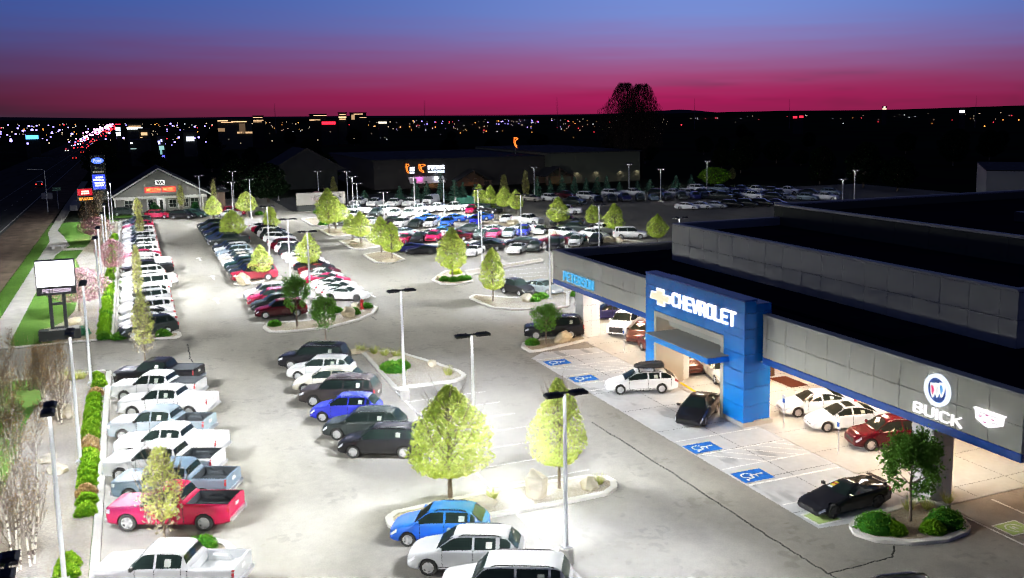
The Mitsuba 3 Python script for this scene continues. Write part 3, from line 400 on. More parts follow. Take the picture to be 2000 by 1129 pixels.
for ya, yb in ((65.07, 60.2), (44.23, 41.8)):
    lo, hi = min(ya, yb), max(ya, yb)
    for q in np.arange(0.2, 6.2, 1.15):
        W.append(strip([(27.6 + q, hi), (27.6 + q + (hi - lo) * 1.1, lo)], 0.09).intersection(rect(27.6, 33.4, lo, hi)))
for k in range(-1, 8):
    W.append(strip([(15.65, 44.9 + 2.76 * k + (0 if k > -1 else -0.1)), (21.2, 44.9 + 2.76 * k)], 0.11)) if 0 <= k < 7 else None
W.append(strip([(15.6, 44.6), (15.6, 64.4)], 0.13)); W.append(strip([(15.6, 20), (15.6, 41.2)], 0.14))
for y in (93.4, 96.2, 99.0, 101.8, 104.6):
    W.append(strip([(36.4, y), (44.0, y)], 0.11))
W.append(strip([(40.2, 92), (40.2, 106)], 0.11))
for y in (107, 110, 113):
    W.append(strip([(40, y), (48, y)], 0.11))
W.append(strip([(15.4, 118), (15.4, 190)], 0.12)); W.append(strip([(14.9, 86), (14.9, 114)], 0.12))
for x0 in (33.9, 36.7):
    W.append(strip([(x0 + 0.5, 33.0 - 0.4), (x0 + 0.5, 28.0)], 0.12))
for (x, y) in ((22.4, 100.0), (8.0, 120.0), (7.2, 104.0), (7.6, 137.0)):   # lane arrows, worn
    W.append(Polygon([(x - 0.1, y), (x + 0.1, y), (x + 0.1, y + 2.4), (x + 0.45, y + 2.4), (x, y + 3.4), (x - 0.45, y + 2.4), (x - 0.1, y + 2.4)]))
W = [w for w in W if w is not None]
setting('bay_marking', sheet(unary_union(W), 0.010), 'paint_line', 'white bay lines and hatching on the asphalt and concrete')
cr = []
rc = random.Random(4)
for nm in ('crack', 'crack2', 'crack3', 'crack4'):
    p = PX[nm]; q = []
    for (a, b) in zip(p[:-1], p[1:]):
        for s in np.linspace(0, 1, 9)[:-1]:
            q.append((a[0] + (b[0] - a[0]) * s + rc.uniform(-0.05, 0.05), a[1] + (b[1] - a[1]) * s + rc.uniform(-0.05, 0.05)))
    q.append(tuple(p[-1])); cr.append(LineString(q).buffer(0.042 if nm != 'crack4' else 0.03))
setting('crack_sealant', sheet(unary_union(cr), 0.007), 'seal', 'dark tar lines sealing cracks in the asphalt')
W = [strip([tuple(PX['yellow'][0]), (33.95, 54.65), (33.95, 51.2)], 0.22)]
setting('yellow_marking', sheet(unary_union(W), 0.038), 'yellow_paint', 'yellow kerb stripe under the blue portal')


def wheelchair():
    """The access symbol: head, back, arm, leg and wheel, 1.5 high, drawn along +x."""
    w = Point(0, 0).buffer(0.40).difference(Point(0, 0).buffer(0.29)).difference(Polygon([(0, 0), (0.8, 0.05), (0.8, 0.9), (0.15, 0.8)]))
    parts = [w, Point(0.02, 0.95).buffer(0.11), LineString([(0.02, 0.8), (0.06, 0.22), (0.42, 0.2), (0.58, -0.32), (0.72, -0.30)]).buffer(0.062), LineString([(0.04, 0.55), (0.38, 0.53)]).buffer(0.05)]
    s = unary_union(parts)
    return affinity.translate(s, -0.12, -0.3)


SYM = wheelchair()
for i, (cx, cy) in enumerate(PX['hc']):
    k = thing('accessible_bay_marking', f'blue square with white wheelchair symbol, {ORD[3 - i]} one from the black sports coupe', 'marking')
    labels[k]['kind'] = 'structure'
    s = affinity.rotate(SYM, -90, origin=(0, 0))
    s = affinity.translate(affinity.scale(s, 0.92, 0.85, origin=(0, 0)), cx, cy)
    put(k, 'background', sheet(rect(cx - 0.92, cx + 0.92, cy - 0.72, cy + 0.72), 0.011), 'hc_blue')
    put(k, 'symbol', sheet(s, 0.015), 'paint_line')
k = thing('charging_bay_marking', 'green square with white charger symbol at right edge', 'marking'); labels[k]['kind'] = 'structure'
cx, cy = 35.45, 29.75
put(k, 'border', sheet(rect(cx - .75, cx + .75, cy - .62, cy + .62), 0.008), 'paint_line'); put(k, 'background', sheet(rect(cx - .66, cx + .66, cy - .54, cy + .54), 0.012), 'ev_green')
ev = Point(0, 0).buffer(0.42).difference(Point(0, 0).buffer(0.34)).difference(rect(-0.1, 0.6, -0.6, -0.1))
put(k, 'symbol', sheet(affinity.translate(unary_union([ev, rect(-.14, -.04, -.16, .16), rect(.04, .14, -.16, .16), rect(-.1, .1, -.03, .03), LineString([(.1, -.42), (.55, -.4)]).buffer(.04)]), cx, cy), 0.016), 'paint_line')
k = thing('charging_bay_marking', 'worn pale green square under the nose of the black sports coupe', 'marking'); labels[k]['kind'] = 'structure'
put(k, 'background', sheet(rect(27.75, 29.0, 33.95, 35.1), 0.0115), 'ev_green')
put(k, 'border', sheet(rect(27.6, 29.15, 33.82, 35.23).difference(rect(27.75, 29.0, 33.95, 35.1)), 0.0125), 'paint_line')

# ------------------------------------------------------------------ vehicles
class CM:
    pass


SPEC = {  # wheelbase, half width, front overhang, rear overhang, height, hood front z, hood rear z, belt front, belt rear, cowl x, roof front x, roof rear x, cabin end x, deck z, wheel r, clearance, tumble
    'sedan': (2.75, .92, .92, 1.12, 1.46, .74, .97, .94, 1.03, 1.05, .25, -.95, -1.78, 1.08, .335, .20, .25),
    'coupe': (2.81, .95, .95, 1.05, 1.36, .76, .97, .92, 1.03, .80, .08, -.70, -1.80, 1.06, .36, .17, .27),
    'sport': (2.71, .94, .85, .94, 1.24, .62, .90, .86, .97, .62, -.08, -.60, -1.95, 1.00, .34, .14, .30),
    'wagon': (2.83, .93, .93, 1.15, 1.50, .74, .97, .95, 1.05, 1.12, .35, -1.75, -2.42, 1.02, .345, .22, .24),
    'hatch': (2.55, .885, .84, .89, 1.64, .90, 1.07, 1.04, 1.15, 1.02, .35, -1.55, -2.05, 1.08, .34, .22, .22),
    'suv': (2.86, .925, .92, .98, 1.70, .95, 1.12, 1.08, 1.18, 1.12, .42, -1.85, -2.32, 1.10, .37, .24, .22),
    'bigsuv': (2.95, 1.02, .98, 1.15, 1.89, 1.08, 1.22, 1.17, 1.25, 1.22, .66, -2.25, -2.58, 1.18, .40, .27, .20),
    'van': (3.5, 1.02, 1.0, 1.35, 2.12, 1.02, 1.28, 1.2, 1.25, 1.95, 1.15, -2.95, -3.05, 1.25, .37, .25, .16),
    'truck': (3.64, 1.02, .93, 1.2, 1.90, 1.18, 1.26, 1.22, 1.29, 1.22, .68, -.92, -1.13, 1.30, .41, .30, .22),
    'ram': (3.57, 1.01, .98, 1.2, 1.92, 1.16, 1.27, 1.22, 1.29, 1.18, .55, -.55, -.82, 1.31, .42, .30, .23),
}
WORD = dict(sedan='sedan', coupe='coupe', sport='sports coupe', wagon='station wagon', hatch='compact crossover', suv='crossover', bigsuv='large suv', van='panel van', truck='pickup truck', ram='pickup truck')
NAME = dict(sedan='sedan', coupe='coupe', sport='sports_coupe', wagon='station_wagon', hatch='compact_crossover', suv='crossover', bigsuv='large_suv', van='panel_van', truck='pickup_truck', ram='pickup_truck')
COLW = dict(silverwhite='pearl white', darkbrown='dark brown', darkgreen='dark green', slate='blue grey', slate2='dark blue grey', graphite='charcoal', royal='deep blue', maroonpearl='bright maroon', navy='navy blue', brown='dark brown')


def smooth_table(keys, xs, sig):
    kx, kv = zip(*sorted(keys))
    fx = np.arange(xs[0] - .4, xs[-1] + .4, .02)
    v = np.interp(fx, kx, kv)
    g = np.exp(-0.5 * (np.arange(-30, 31) * .02 / sig) ** 2); g /= g.sum()
    return np.interp(xs, fx, np.convolve(np.pad(v, 30, mode='edge'), g, 'valid'))


def car_shape(kind):
    wb, hw, fo, ro, H, h0, h1, b0, b1, xc, xA, xD, xE, deck, wr, zb, tum = SPEC[kind]
    xf, xr = wb / 2 + fo, -wb / 2 - ro
    pick = kind in ('truck', 'ram')
    xs = np.unique(np.round(np.concatenate([np.linspace(xr, xr + .3, 7), np.linspace(xr + .3, xf - .45, 40), np.linspace(xf - .45, xf, 9), [xE, xD]]), 3))
    nose = h0 - (.01 if pick else .08 if kind in ('bigsuv', 'van') else .16)
    top = [(xf, nose - .05), (xf - .06, nose + .04), (xf - .3, h0), (xc, h1), (xA, H - .05), (xA - .5, H), (xD + .3, H - .01), (xD, H - .07), (xE, deck + .01)]
    top += [(xE - .06, deck), (xr + .12, deck - .03 if not pick else deck), (xr, deck - .12 if not pick else deck - .01)]
    if xE - .06 < xr + .12:
        top = top[:-3] + [(xr, deck - .16)]
    zt = smooth_table(top, xs, .05)
    boxy = pick or kind in ('bigsuv', 'van')
    drop = .14 if pick else .30 if kind == 'bigsuv' else .5
    belt = smooth_table([(xf, b0 - drop), (xf - .5, b0 - .08), (xc, b0), (xE, b1), (xr, b1 - .02)], xs, .08)
    plan = np.interp(xs, [xr, xr + .08, xr + .35, xr + .9, xf - 1.1, xf - .5, xf - .2, xf - .06, xf], [.86 if not pick else .95, .93 if not pick else .97, .975, 1, 1, .985, .93 if not boxy else .97, .84 if not boxy else .95, .74 if not boxy else .90])
    cab = np.clip((zt - belt - .03) / (H - b0 - .10), 0, 1)
    zl = np.minimum(belt, zt - .05)
    wm = hw * plan
    wl = wm * np.where(cab > .05, .955, .93)
    wt = wl - .05 - tum * cab - .05 * (1 - cab)
    zte = zt - (.03 + .045 * cab)
    zte = np.maximum(zte, zl + .012)
    zbx = zb + np.interp(xs, [xr, xr + .5, xf - .5, xf], [.13, 0, 0, .08])
    o = CM(); o.__dict__.update(xs=xs, zt=zt, zl=zl, wm=wm, wl=wl, wt=wt, zte=zte, zb=zbx, kind=kind, xf=xf, xr=xr, hw=hw, H=H, wr=wr, wb=wb, xc=xc, xA=xA, xD=xD, xE=xE, deck=deck, h0=h0, nose=nose, pick=pick, b0=b0)
    P = np.zeros((len(xs), 11, 2))
    mid = zbx + (zl - zbx) * .52
    for i, (y, z) in enumerate([(0 * wm, zbx), (wm * .88, zbx), (wm * .975, zbx + .09), (wm, mid), (wm * .992, zl - .10), (wl, zl), ((wl + wt) / 2 + .012 * (cab > .3), (zl + zte) / 2), (wt, zte), (wt * .93, zt - .015), (wt * .5, zt - .003), (0 * wt, zt)]):
        P[:, i, 0], P[:, i, 1] = y, z
    o.P = P
    return o


def surf(o, x, k, side):
    """Point of the body's skin at station x, profile position k (0 bottom centre .. 10 top centre), side +1 or -1."""
    i = int(np.floor(min(max(k, 0), 9.999))); f = k - i
    a = [np.interp(x, o.xs, o.P[:, i, c]) for c in (0, 1)]; b = [np.interp(x, o.xs, o.P[:, i + 1, c]) for c in (0, 1)]
    return np.array([x, side * (a[0] + (b[0] - a[0]) * f), a[1] + (b[1] - a[1]) * f])


def patch(o, xfun, kfun, nu, nv, off=.008, side=1, both=False):
    """A skin piece, off metres proud of the body; both: spans across the car, k mirrored about the centre line."""
    pts = np.zeros((nu + 1, nv + 1, 3))
    def pt(u, v):
        if both:
            s = 2 * v - 1
            return surf(o, xfun(u, abs(s)), 10 - abs(s) * kfun(u, 1), 1 if s >= 0 else -1)
        return surf(o, xfun(u, v), kfun(u, v), side)
    for i in range(nu + 1):
        for j in range(nv + 1):
            pts[i, j] = pt(i / nu, j / nv)
    du = np.gradient(pts, axis=0); dv = np.gradient(pts, axis=1)
    n = np.cross(du, dv); n /= np.linalg.norm(n, axis=2, keepdims=True) + 1e-9
    c = np.array([np.mean(pts[..., 0]) * .6, 0, .6])
    if np.sum(n * (pts - c)) < 0:
        n = -n
    v = (pts + n * off).reshape(-1, 3)
    i, j = np.meshgrid(np.arange(nu), np.arange(nv), indexing='ij'); w = nv + 1
    q = np.stack([i * w + j, (i + 1) * w + j, (i + 1) * w + j + 1, i * w + j + 1], -1).reshape(-1, 4)
    f = np.vstack([q[:, [0, 1, 2]], q[:, [0, 2, 3]]])
    m = trimesh.Trimesh(v, f, process=False)
    if np.sum(np.cross(v[f[:, 1]] - v[f[:, 0]], v[f[:, 2]] - v[f[:, 0]]) * n.reshape(-1, 3)[f[:, 0]]) < 0:
        m = trimesh.Trimesh(v, f[:, ::-1], process=False)
    return m


def to_tm(m):
    q = m.to_mesh()
    return trimesh.Trimesh(np.array(q.vert_properties[:, :3]), np.array(q.tri_verts), process=False)


def man(v, f):
    return m3.Manifold(m3.Mesh(np.asarray(v, np.float32), np.asarray(f, np.uint32)))


def wheel_meshes(r, w=.24, spokes=5):
    ty = lathe([(r * .66, -w / 2), (r * .95, -w / 2), (r, -w / 2 + .04), (r, w / 2 - .04), (r * .95, w / 2), (r * .66, w / 2), (r * .66, -w / 2)], 26)
    disc = Point(0, 0).buffer(r * .67, 14)
    for k in range(spokes):
        a = 2 * math.pi * (k + .5) / spokes; d = .30 if spokes == 5 else .2
        disc = disc.difference(Polygon([(r * .2 * math.cos(a), r * .2 * math.sin(a)), (r * .57 * math.cos(a - d), r * .57 * math.sin(a - d)), (r * .59 * math.cos(a), r * .59 * math.sin(a)), (r * .57 * math.cos(a + d), r * .57 * math.sin(a + d))]))
    rim = cat(prism(disc, w / 2 - .05, w / 2 - .015), lathe([(0, -w / 2 + .02), (r * .66, -w / 2 + .02), (r * .66, -w / 2 + .04), (0, -w / 2 + .04)], 20), lathe([(0, w / 2 - .015), (r * .13, w / 2 - .015), (r * .1, w / 2), (0, w / 2)], 10))
    R = trimesh.transformations.rotation_matrix(-math.pi / 2, [1, 0, 0])   # axis z -> +y
    ty.apply_transform(R); rim.apply_transform(R)
    return ty, rim


BUILT = {}


def build_car(kind):
    if kind in BUILT:
        return BUILT[kind]
    o = car_shape(kind)
    n = len(o.xs); ring = []
    for i in range(n):
        p = o.P[i]
        half = [(y, z) for y, z in p]
        full = half + [(-y, z) for y, z in half[-2:0:-1]]
        ring.append([(o.xs[i], y, z) for y, z in full])
    R = len(ring[0]); v = np.array(ring).reshape(-1, 3)
    i, j = np.meshgrid(np.arange(n - 1), np.arange(R), indexing='ij')
    q = np.stack([i * R + j, i * R + (j + 1) % R, (i + 1) * R + (j + 1) % R, (i + 1) * R + j], -1).reshape(-1, 4)
    f = np.vstack([q[:, [0, 2, 1]], q[:, [0, 3, 2]]])
    c0, c1 = len(v), len(v) + 1
    v = np.vstack([v, [[o.xs[0], 0, np.mean(v[:R, 2])], [o.xs[-1], 0, np.mean(v[-R:, 2])]]])
    k = np.arange(R); e = (n - 1) * R
    f = np.vstack([f, np.stack([0 * k + c0, k, (k + 1) % R], 1), np.stack([0 * k + c1, e + (k + 1) % R, e + k], 1)])
    tm = trimesh.Trimesh(v, f, process=False)
    if tm.volume < 0:
        f = f[:, ::-1]
    body = man(v, f)
    for sx in (1, -1):
        for sy in (1, -1):
            cyl = m3.Manifold.cylinder(.5, o.wr + .055, o.wr + .055, 28, True).rotate([90, 0, 0]).translate([sx * o.wb / 2, sy * (o.hw - .02), o.wr - .01])
            body = body - cyl
    if o.pick:
        bed0, bed1 = o.xE - .1, o.xr + .09
        body = body - m3.Manifold.cube([bed0 - bed1, 2 * (o.hw - .17), 1.0], False).translate([bed1, -(o.hw - .17), .86])
    D = {'o': o, 'body': to_tm(body)}
    z0 = 5.14; z1 = 6.86
    bp = (o.xc + o.xE) / 2 + (.15 if not o.pick else .1)                        # B pillar
    def sidewin(xa, xb, s):
        return patch(o, lambda u, w: xa + (xb - xa) * u, lambda u, w: z0 + (z1 - z0) * w, 9, 4, .008, s)
    wins = []
    longroof = kind in ('suv', 'bigsuv', 'wagon', 'hatch')
    end = o.xE + (.34 if longroof else .30 if not o.pick else .22)
    if kind == 'van':
        spans = [(.95, 1.72)]
    elif kind in ('coupe', 'sport'):
        spans = [(o.xE + .75, o.xc - .16)]
    elif longroof:
        q = o.xD + .42 if kind != 'hatch' else o.xD + .1
        spans = [(bp + .05, o.xc - .14), (q + .05, bp - .05), (end, q - (.06 if kind != 'suv' else .12))]
        spans = [s for s in spans if s[1] - s[0] > .12]
    else:
        spans = [(bp + .05, o.xc - .14), (end, bp - .05)]
    D['side'] = [(sidewin(a, b, s), s) for s in (1, -1) for a, b in spans]
    D['windshield'] = patch(o, lambda u, w: o.xc - .04 + (o.xA - .02 - o.xc + .06) * u, lambda u, w: 2.75, 5, 10, .008, both=True)
    xe, xd = (o.xE + .05, o.xD - .03)
    if kind != 'van':
        D['rear'] = patch(o, lambda u, w: xe + (xd - xe) * u, lambda u, w: 2.7, 4, 8, .008, both=True)
    D['head'] = [patch(o, lambda u, w: o.xf - (.36 if not o.pick else .22) + (.30 if not o.pick else .20) * u, lambda u, w: (3.75 if not o.pick else 3.5) + 1.1 * w, 4, 3, .006, s) for s in (1, -1)]
    tl, k0 = (.10, 3.3) if kind in ('suv', 'bigsuv', 'van', 'truck', 'ram') else (.24, 3.7)
    D['tail'] = [patch(o, lambda u, w: o.xr + .005 + tl * u, lambda u, w: k0 + (4.95 - k0) * w, 3, 3, .008, s) for s in (1, -1)]
    hwf = o.wm[-1]
    g0, g1 = (.34, o.nose - .10) if not o.pick else (.62, o.nose - .08)
    D['grille'] = rbox(o.xf - .05, o.xf + .02, -hwf * .72, hwf * .72, g0 + .12, g1, .02)
    D['bumper'] = None
    if o.pick:
        D['bumper'] = [rbox(o.xf - .06, o.xf + .07, -hwf * 1.05, hwf * 1.05, .40, .62, .04), rbox(o.xr - .13, o.xr + .05, -o.hw * .90, o.hw * .90, .46, .64, .03)]
        b0, b1, w = o.xE - .1, o.xr + .09, o.hw - .17
        D['liner'] = cat(bx(b1, b0, -w, w, .858, .875), bx(b1, b0, -w - .001, -w + .012, .87, 1.26), bx(b1, b0, w - .012, w + .001, .87, 1.26), bx(b0 - .012, b0 + .001, -w, w, .87, 1.26), bx(b1 - .001, b1 + .012, -w, w, .87, 1.26),
                         *[hull([(-o.wb / 2 + sx * a, s * (w - .01), z) for sx in (1, -1) for a, z in ((.52, .87), (.34, 1.08))] + [(-o.wb / 2 + sx * a, s * (w - .2), z) for sx in (1, -1) for a, z in ((.50, .87), (.32, 1.07))]) for s in (1, -1)], *[bx(b1 + .1, b0 - .05, y - .02, y + .02, .874, .888) for y in np.linspace(-.6, .6, 7)])
        D['cover'] = rbox(b1 - .05, b0 + .05, -w - .06, w + .06, 1.27, 1.325, .02)
        D['rail'] = None
    else:
        D['lower'] = [patch(o, lambda u, w: o.wb / 2 - o.wr - .07 - (o.wb - 2 * o.wr - .14) * u, lambda u, w: 1.25 + 1.0 * w, 8, 2, .006, s) for s in (1, -1)]
    D['mirror'] = [hull([(o.xc - .22 + a, s * (o.hw * .93 + b), o.b0 + .03 + c) for a in (-.05, .07) for b in (.03, .22) for c in (0, .13)] + [(o.xc - .12, s * (o.hw * .95 + .12), o.b0 + .09)]) for s in (1, -1)]
    if longroof:
        D['rails'] = [tube([surf(o, x, 7.3, s) + [0, 0, h] for x, h in ((o.xA - .25, .0), (o.xA - .45, .055), (o.xD + .5, .055), (o.xD + .25, .0))], .02, 6) for s in (1, -1)]
    D['plate'] = rbox(o.xr - .02, o.xr + .03, -.16, .16, o.deck - .42 if not o.pick else .95, o.deck - .26 if not o.pick else 1.1, .005)
    D['sticker'] = patch(o, lambda u, w: (end + bp) / 2 - .12 + .26 * u if len(spans) < 3 else spans[1][0] + .14 + .26 * u, lambda u, w: 5.3 + 1.0 * w, 1, 1, .016, 1), patch(o, lambda u, w: (end + bp) / 2 - .12 + .26 * u if len(spans) < 3 else spans[1][0] + .14 + .26 * u, lambda u, w: 5.3 + 1.0 * w, 1, 1, .016, -1)
    D['seam'] = [patch(o, lambda u, w, x0=x0: x0 + .022 * u, lambda u, w: 2.3 + 2.75 * w, 1, 5, .007, s) for s in (1, -1) for x0 in ([o.xc - .30, bp - .01, end - .02] if kind not in ('coupe', 'sport', 'van') else [o.xc - .35, o.xE + 1.0])]
    if o.pick:
        D['seam'] += [patch(o, lambda u, w: o.xE - .05 + .03 * u, lambda u, w: 2.0 + 2.9 * w, 1, 5, .007, s) for s in (1, -1)]
    D['wheel'], D['rimm'] = wheel_meshes(o.wr, .25 if o.pick or kind == 'bigsuv' else .22)
    BUILT[kind] = D
    return D


def add_car(kind, color, x, y, hd, label, group=None, lod=0, opt=None):
    """lod 0: every part; 1: no small trim; 2: far off, main parts only."""
    opt = opt or {}
    D = build_car(kind); o = D['o']
    t = thing(NAME[kind], label, WORD[kind].split()[-1] if kind not in ('truck', 'ram') else 'pickup', group)
    M = place(x, y, 0.0, hd)
    p = 'paint_' + color
    put(t, 'body', D['body'], p, M, 35)
    put(t, 'windshield', D['windshield'], 'glass', M, True)
    if 'rear' in D:
        put(t, 'rear_window', D['rear'], 'glass', M, True)
    for m, s in D['side']:
        put(t, 'side_window', m, 'glass', M, True)
    rim = 'rim_dark' if opt.get('darkrim') else 'rim'
    for sx in (1, -1):
        for sy in (1, -1):
            W = M @ T().translate([sx * o.wb / 2, sy * (o.hw - .125), o.wr]) @ T().rotate([0, 0, 1], 0 if sy > 0 else 180)
            w = put(t, 'wheel', D['wheel'], 'tyre', W, 30)
            put(w, 'rim', D['rimm'], rim, W, 30) if lod < 2 else None
    for m in D['head']:
        put(t, 'headlight', m, 'head_lens', M, True)
    for m in D['tail']:
        put(t, 'taillight', m, 'tail_lens', M, True)
    if lod < 2:
        put(t, 'grille', D['grille'], 'black_trim' if not o.pick else 'chrome', M)
        for m in D['mirror']:
            put(t, 'mirror', m, p if not o.pick else 'black_trim', M)
        if D.get('lower') and kind in ('suv', 'bigsuv', 'wagon', 'hatch'):
            for m in D['lower']:
                put(t, 'sill_trim', m, 'black_trim', M)
    if o.pick:
        put(t, 'bumper', D['bumper'][0], 'chrome', M); put(t, 'bumper', D['bumper'][1], 'chrome', M)
        if opt.get('cover'):
            put(t, 'bed_cover', D['cover'], 'liner', M)
        else:
            put(t, 'bed_liner', D['liner'], 'liner' if opt.get('liner') or color not in ('white', 'silver') else p, M)
    if lod == 0:
        for m in D['seam']:
            put(t, 'door_gap', m, 'black_trim', M)
        put(t, 'licence_plate', D['plate'], 'sign_white', M)
        if kind not in ('coupe', 'sport', 'van') and not opt.get('nosticker'):
            for m in D['sticker']:
                put(t, 'window_sheet', m, 'paper', M)
        if 'rails' in D:
            for m in D['rails']:
                put(t, 'roof_rail', m, 'black_trim' if color in ('white', 'silver', 'blue') else 'chrome', M)
    if opt.get('sun'):
        put(t, 'sunroof', patch(o, lambda u, w: o.xA - .15 - .55 * u, lambda u, w: 1.9, 3, 6, .008, both=True), 'glass', M, True)
    if opt.get('paper'):
        put(t, 'windshield_sheet', patch(o, lambda u, w: o.xc - .25 + (o.xA - o.xc) * .45 * u, lambda u, w: 8.3 + .9 * w, 2, 2, .015, -1), 'sticker_yellow', M)
        put(t, 'windshield_sheet', patch(o, lambda u, w: o.xc - .12 + (o.xA - o.xc) * .16 * u, lambda u, w: 8.3 + .9 * w, 2, 2, .015, -1), 'sign_white', M)
        put(t, 'windshield_sheet', patch(o, lambda u, w: o.xc - .38 + (o.xA - o.xc) * .12 * u, lambda u, w: 8.3 + .9 * w, 2, 2, .019, -1), 'sticker_red', M)
    if opt.get('wing'):
        put(t, 'rear_wing', cat(rbox(o.xr + .02, o.xr + .26, -.74, .74, 1.06, 1.09, .01), *[bx(o.xr + .08, o.xr + .2, s * .5 - .02, s * .5 + .02, .85, 1.07) for s in (-1, 1)]), p, M)
    return t


def nth_label(color, kind, where):
    return f'{COLW.get(color, color)} {WORD[kind]} {where}'


ROWS = {}
for c in LAY['cars']:
    ROWS.setdefault(c[0], []).append(c)
ROWINFO = dict(truck_row=('parked nose to the hedge', 'from the near end', 'y', 'pickup trucks nosed up to the hedge', 0), suv_row=('in the angled middle row', 'from the near end', 'y', 'crossovers in the angled middle row', 0),
               front_trio=('at the bottom edge below the long island', 'from the bottom', 'y', 'three cars at the bottom edge', 0), hedge_row=('in the long row along the hedge', 'from its near end', 'y', 'cars in the long row along the hedge', 1),
               second_row=('in the row facing the hedge row', 'from its near end', 'y', 'cars in the row facing the hedge row', 1), four_row=('of the four by the hydrant island', 'from the near end', 'y', 'four crossovers by the hydrant island', 0),
               camaro_row=('in the row facing the main lane', 'from its near end', 'y', 'cars in the row facing the main lane', 1), back_lot=('in the bright back lot', 'from the left', 'a', 'cars in the bright back lot', 1),
               far_lot=('in the dark lot at the back', 'from the left', 'a', 'cars in the dark lot at the back', 2), canopy=('displayed at the showroom front', 'from the near end', 'y', 'cars displayed at the showroom front', 0),
               music=('parked before the gabled store', 'from the left', 'a', 'cars before the gabled store', 1), island_pair=('parked behind the wide island', '', 'a', 'pair behind the wide island', 0))
for row, cs in ROWS.items():
    where0, frm, axis, grp, lod = ROWINFO[row]
    cs.sort(key=lambda c: c[4] if axis == 'y' else math.atan2(c[3], c[4]))
    total, seen = {}, {}
    for c in cs:
        q = (c[1] == 'ram' and 'truck' or c[1], c[2]); total[q] = total.get(q, 0) + 1
    for i, (_, kind, color, x, y, hd, opt) in enumerate(cs):
        o2 = dict(opt)
        if kind in ('sport', 'coupe') and color in ('black', 'white'):
            o2['darkrim'] = 1
        q = (kind == 'ram' and 'truck' or kind, color)
        j = seen.get(q, 0); seen[q] = j + 1
        where = where0
        if total[q] > 1:
            where = f'{where0}, {ORD[j]} such {frm}'
        else:
            where = where0
        if o2.get('box'):
            where = 'with a black roof box on the concrete apron'
        if o2.get('paper'):
            where = 'with yellow price sheets on its windshield, next to the rounded island'
        add_car(kind, color, x, y, hd, nth_label(color, kind, where), grp, lod, o2)
        if o2.get('box'):
            M = place(x, y, 0, hd)
            t = thing('roof_box', 'glossy black cargo box on the roof of the white wagon', 'roof box')
            pts = []
            for px_, w_, z_, h_ in ((.75, .10, .10, .10), (.65, .34, .06, .20), (.2, .42, .02, .34), (-.9, .43, .02, .40), (-1.25, .40, .04, .36), (-1.32, .30, .08, .28)):
                pts += [(px_ - .35, s * w_ * .85, 1.62 + z_) for s in (1, -1)] + [(px_ - .35, s * w_, 1.62 + (z_ + h_) / 2) for s in (1, -1)] + [(px_ - .35, s * w_ * .8, 1.62 + h_) for s in (1, -1)]
            put(t, 'shell', hull(pts), 'black_trim', M, 30)
            for bx_ in (.1, -.95):
                put(t, 'crossbar', cat(bx(bx_ - .03, bx_ + .03, -.62, .62, 1.56, 1.60), *[bx(bx_ - .05, bx_ + .05, s * .62 - .04, s * .62 + .04, 1.46, 1.60) for s in (1, -1)], *[bx(bx_ - .04, bx_ + .04, s * .3 - .04, s * .3 + .04, 1.59, 1.66) for s in (1, -1)]), 'black_trim', M)

# ------------------------------------------------------------------ plants
def paint_mesh(v, f, cols, per):
    m = trimesh.Trimesh(v, f, process=False)
    m.metadata['color'] = np.repeat(cols, per, axis=0)
    return m


def leaves(P, size, pal, seed, up=0.0, stretch=1.3, lump=1.1):
    """Leaf-sized diamonds at the points P, each with its own colour out of the species' range."""
    g = np.random.default_rng(seed)
    n = len(P); d = g.normal(size=(n, 3)); d[:, 2] += up; d /= np.linalg.norm(d, axis=1, keepdims=True)
    e = np.cross(d, g.normal(size=(n, 3))); e /= np.linalg.norm(e, axis=1, keepdims=True) + 1e-9
    s = size * g.uniform(.65, 1.35, (n, 1))
    v = np.stack([P + d * s * stretch, P + e * s * .6, P - d * s * .8, P - e * s * .6], 1).reshape(-1, 3)
    k = np.arange(n)[:, None] * 4
    f = np.hstack([k, k + 1, k + 2, k, k + 2, k + 3]).reshape(-1, 3)
    t = np.clip(.55 * meshkit.noise(P * lump + seed) + .45 * g.random(n), 0, 1)[:, None]
    a, b = (np.array(c) for c in LEAF[pal])
    return paint_mesh(v, f, a * (1 - t) + b * t, 4)


def limb_tree(h, w, base, nl, seed, r0, lift=.8, sides=6, forks=2):
    g = np.random.default_rng(seed)
    ms = [tube([(0, 0, 0), (g.normal() * .03, g.normal() * .03, h * .4), (g.normal() * .05, g.normal() * .05, h * .9)], [r0, r0 * .6, r0 * .1], sides + 1)]
    tips = []
    for i in range(nl):
        t = base + (h * .85 - base) * (i + .5) / nl
        a = i * 2.4 + g.uniform(-.4, .4); L = w / 2 * (1.1 - .75 * (t - base) / (h - base)) * g.uniform(.7, 1.05)
        p0 = np.array([0, 0, t]); dirv = np.array([math.cos(a), math.sin(a), lift])
        p1 = p0 + dirv * L * .5; p2 = p0 + np.array([math.cos(a), math.sin(a), lift * 1.35]) * L
        ms.append(tube([p0, p1, p2], [r0 * .35, r0 * .2, r0 * .05], 4, False)); tips.append(p2)
        for q in range(forks):
            b = a + g.uniform(-.9, .9); e = p1 + np.array([math.cos(b), math.sin(b), lift * 1.3]) * L * .45
            ms.append(tube([p1, e], [r0 * .15, r0 * .04], 3, False)); tips.append(e)
    return cat(*ms), np.array(tips)


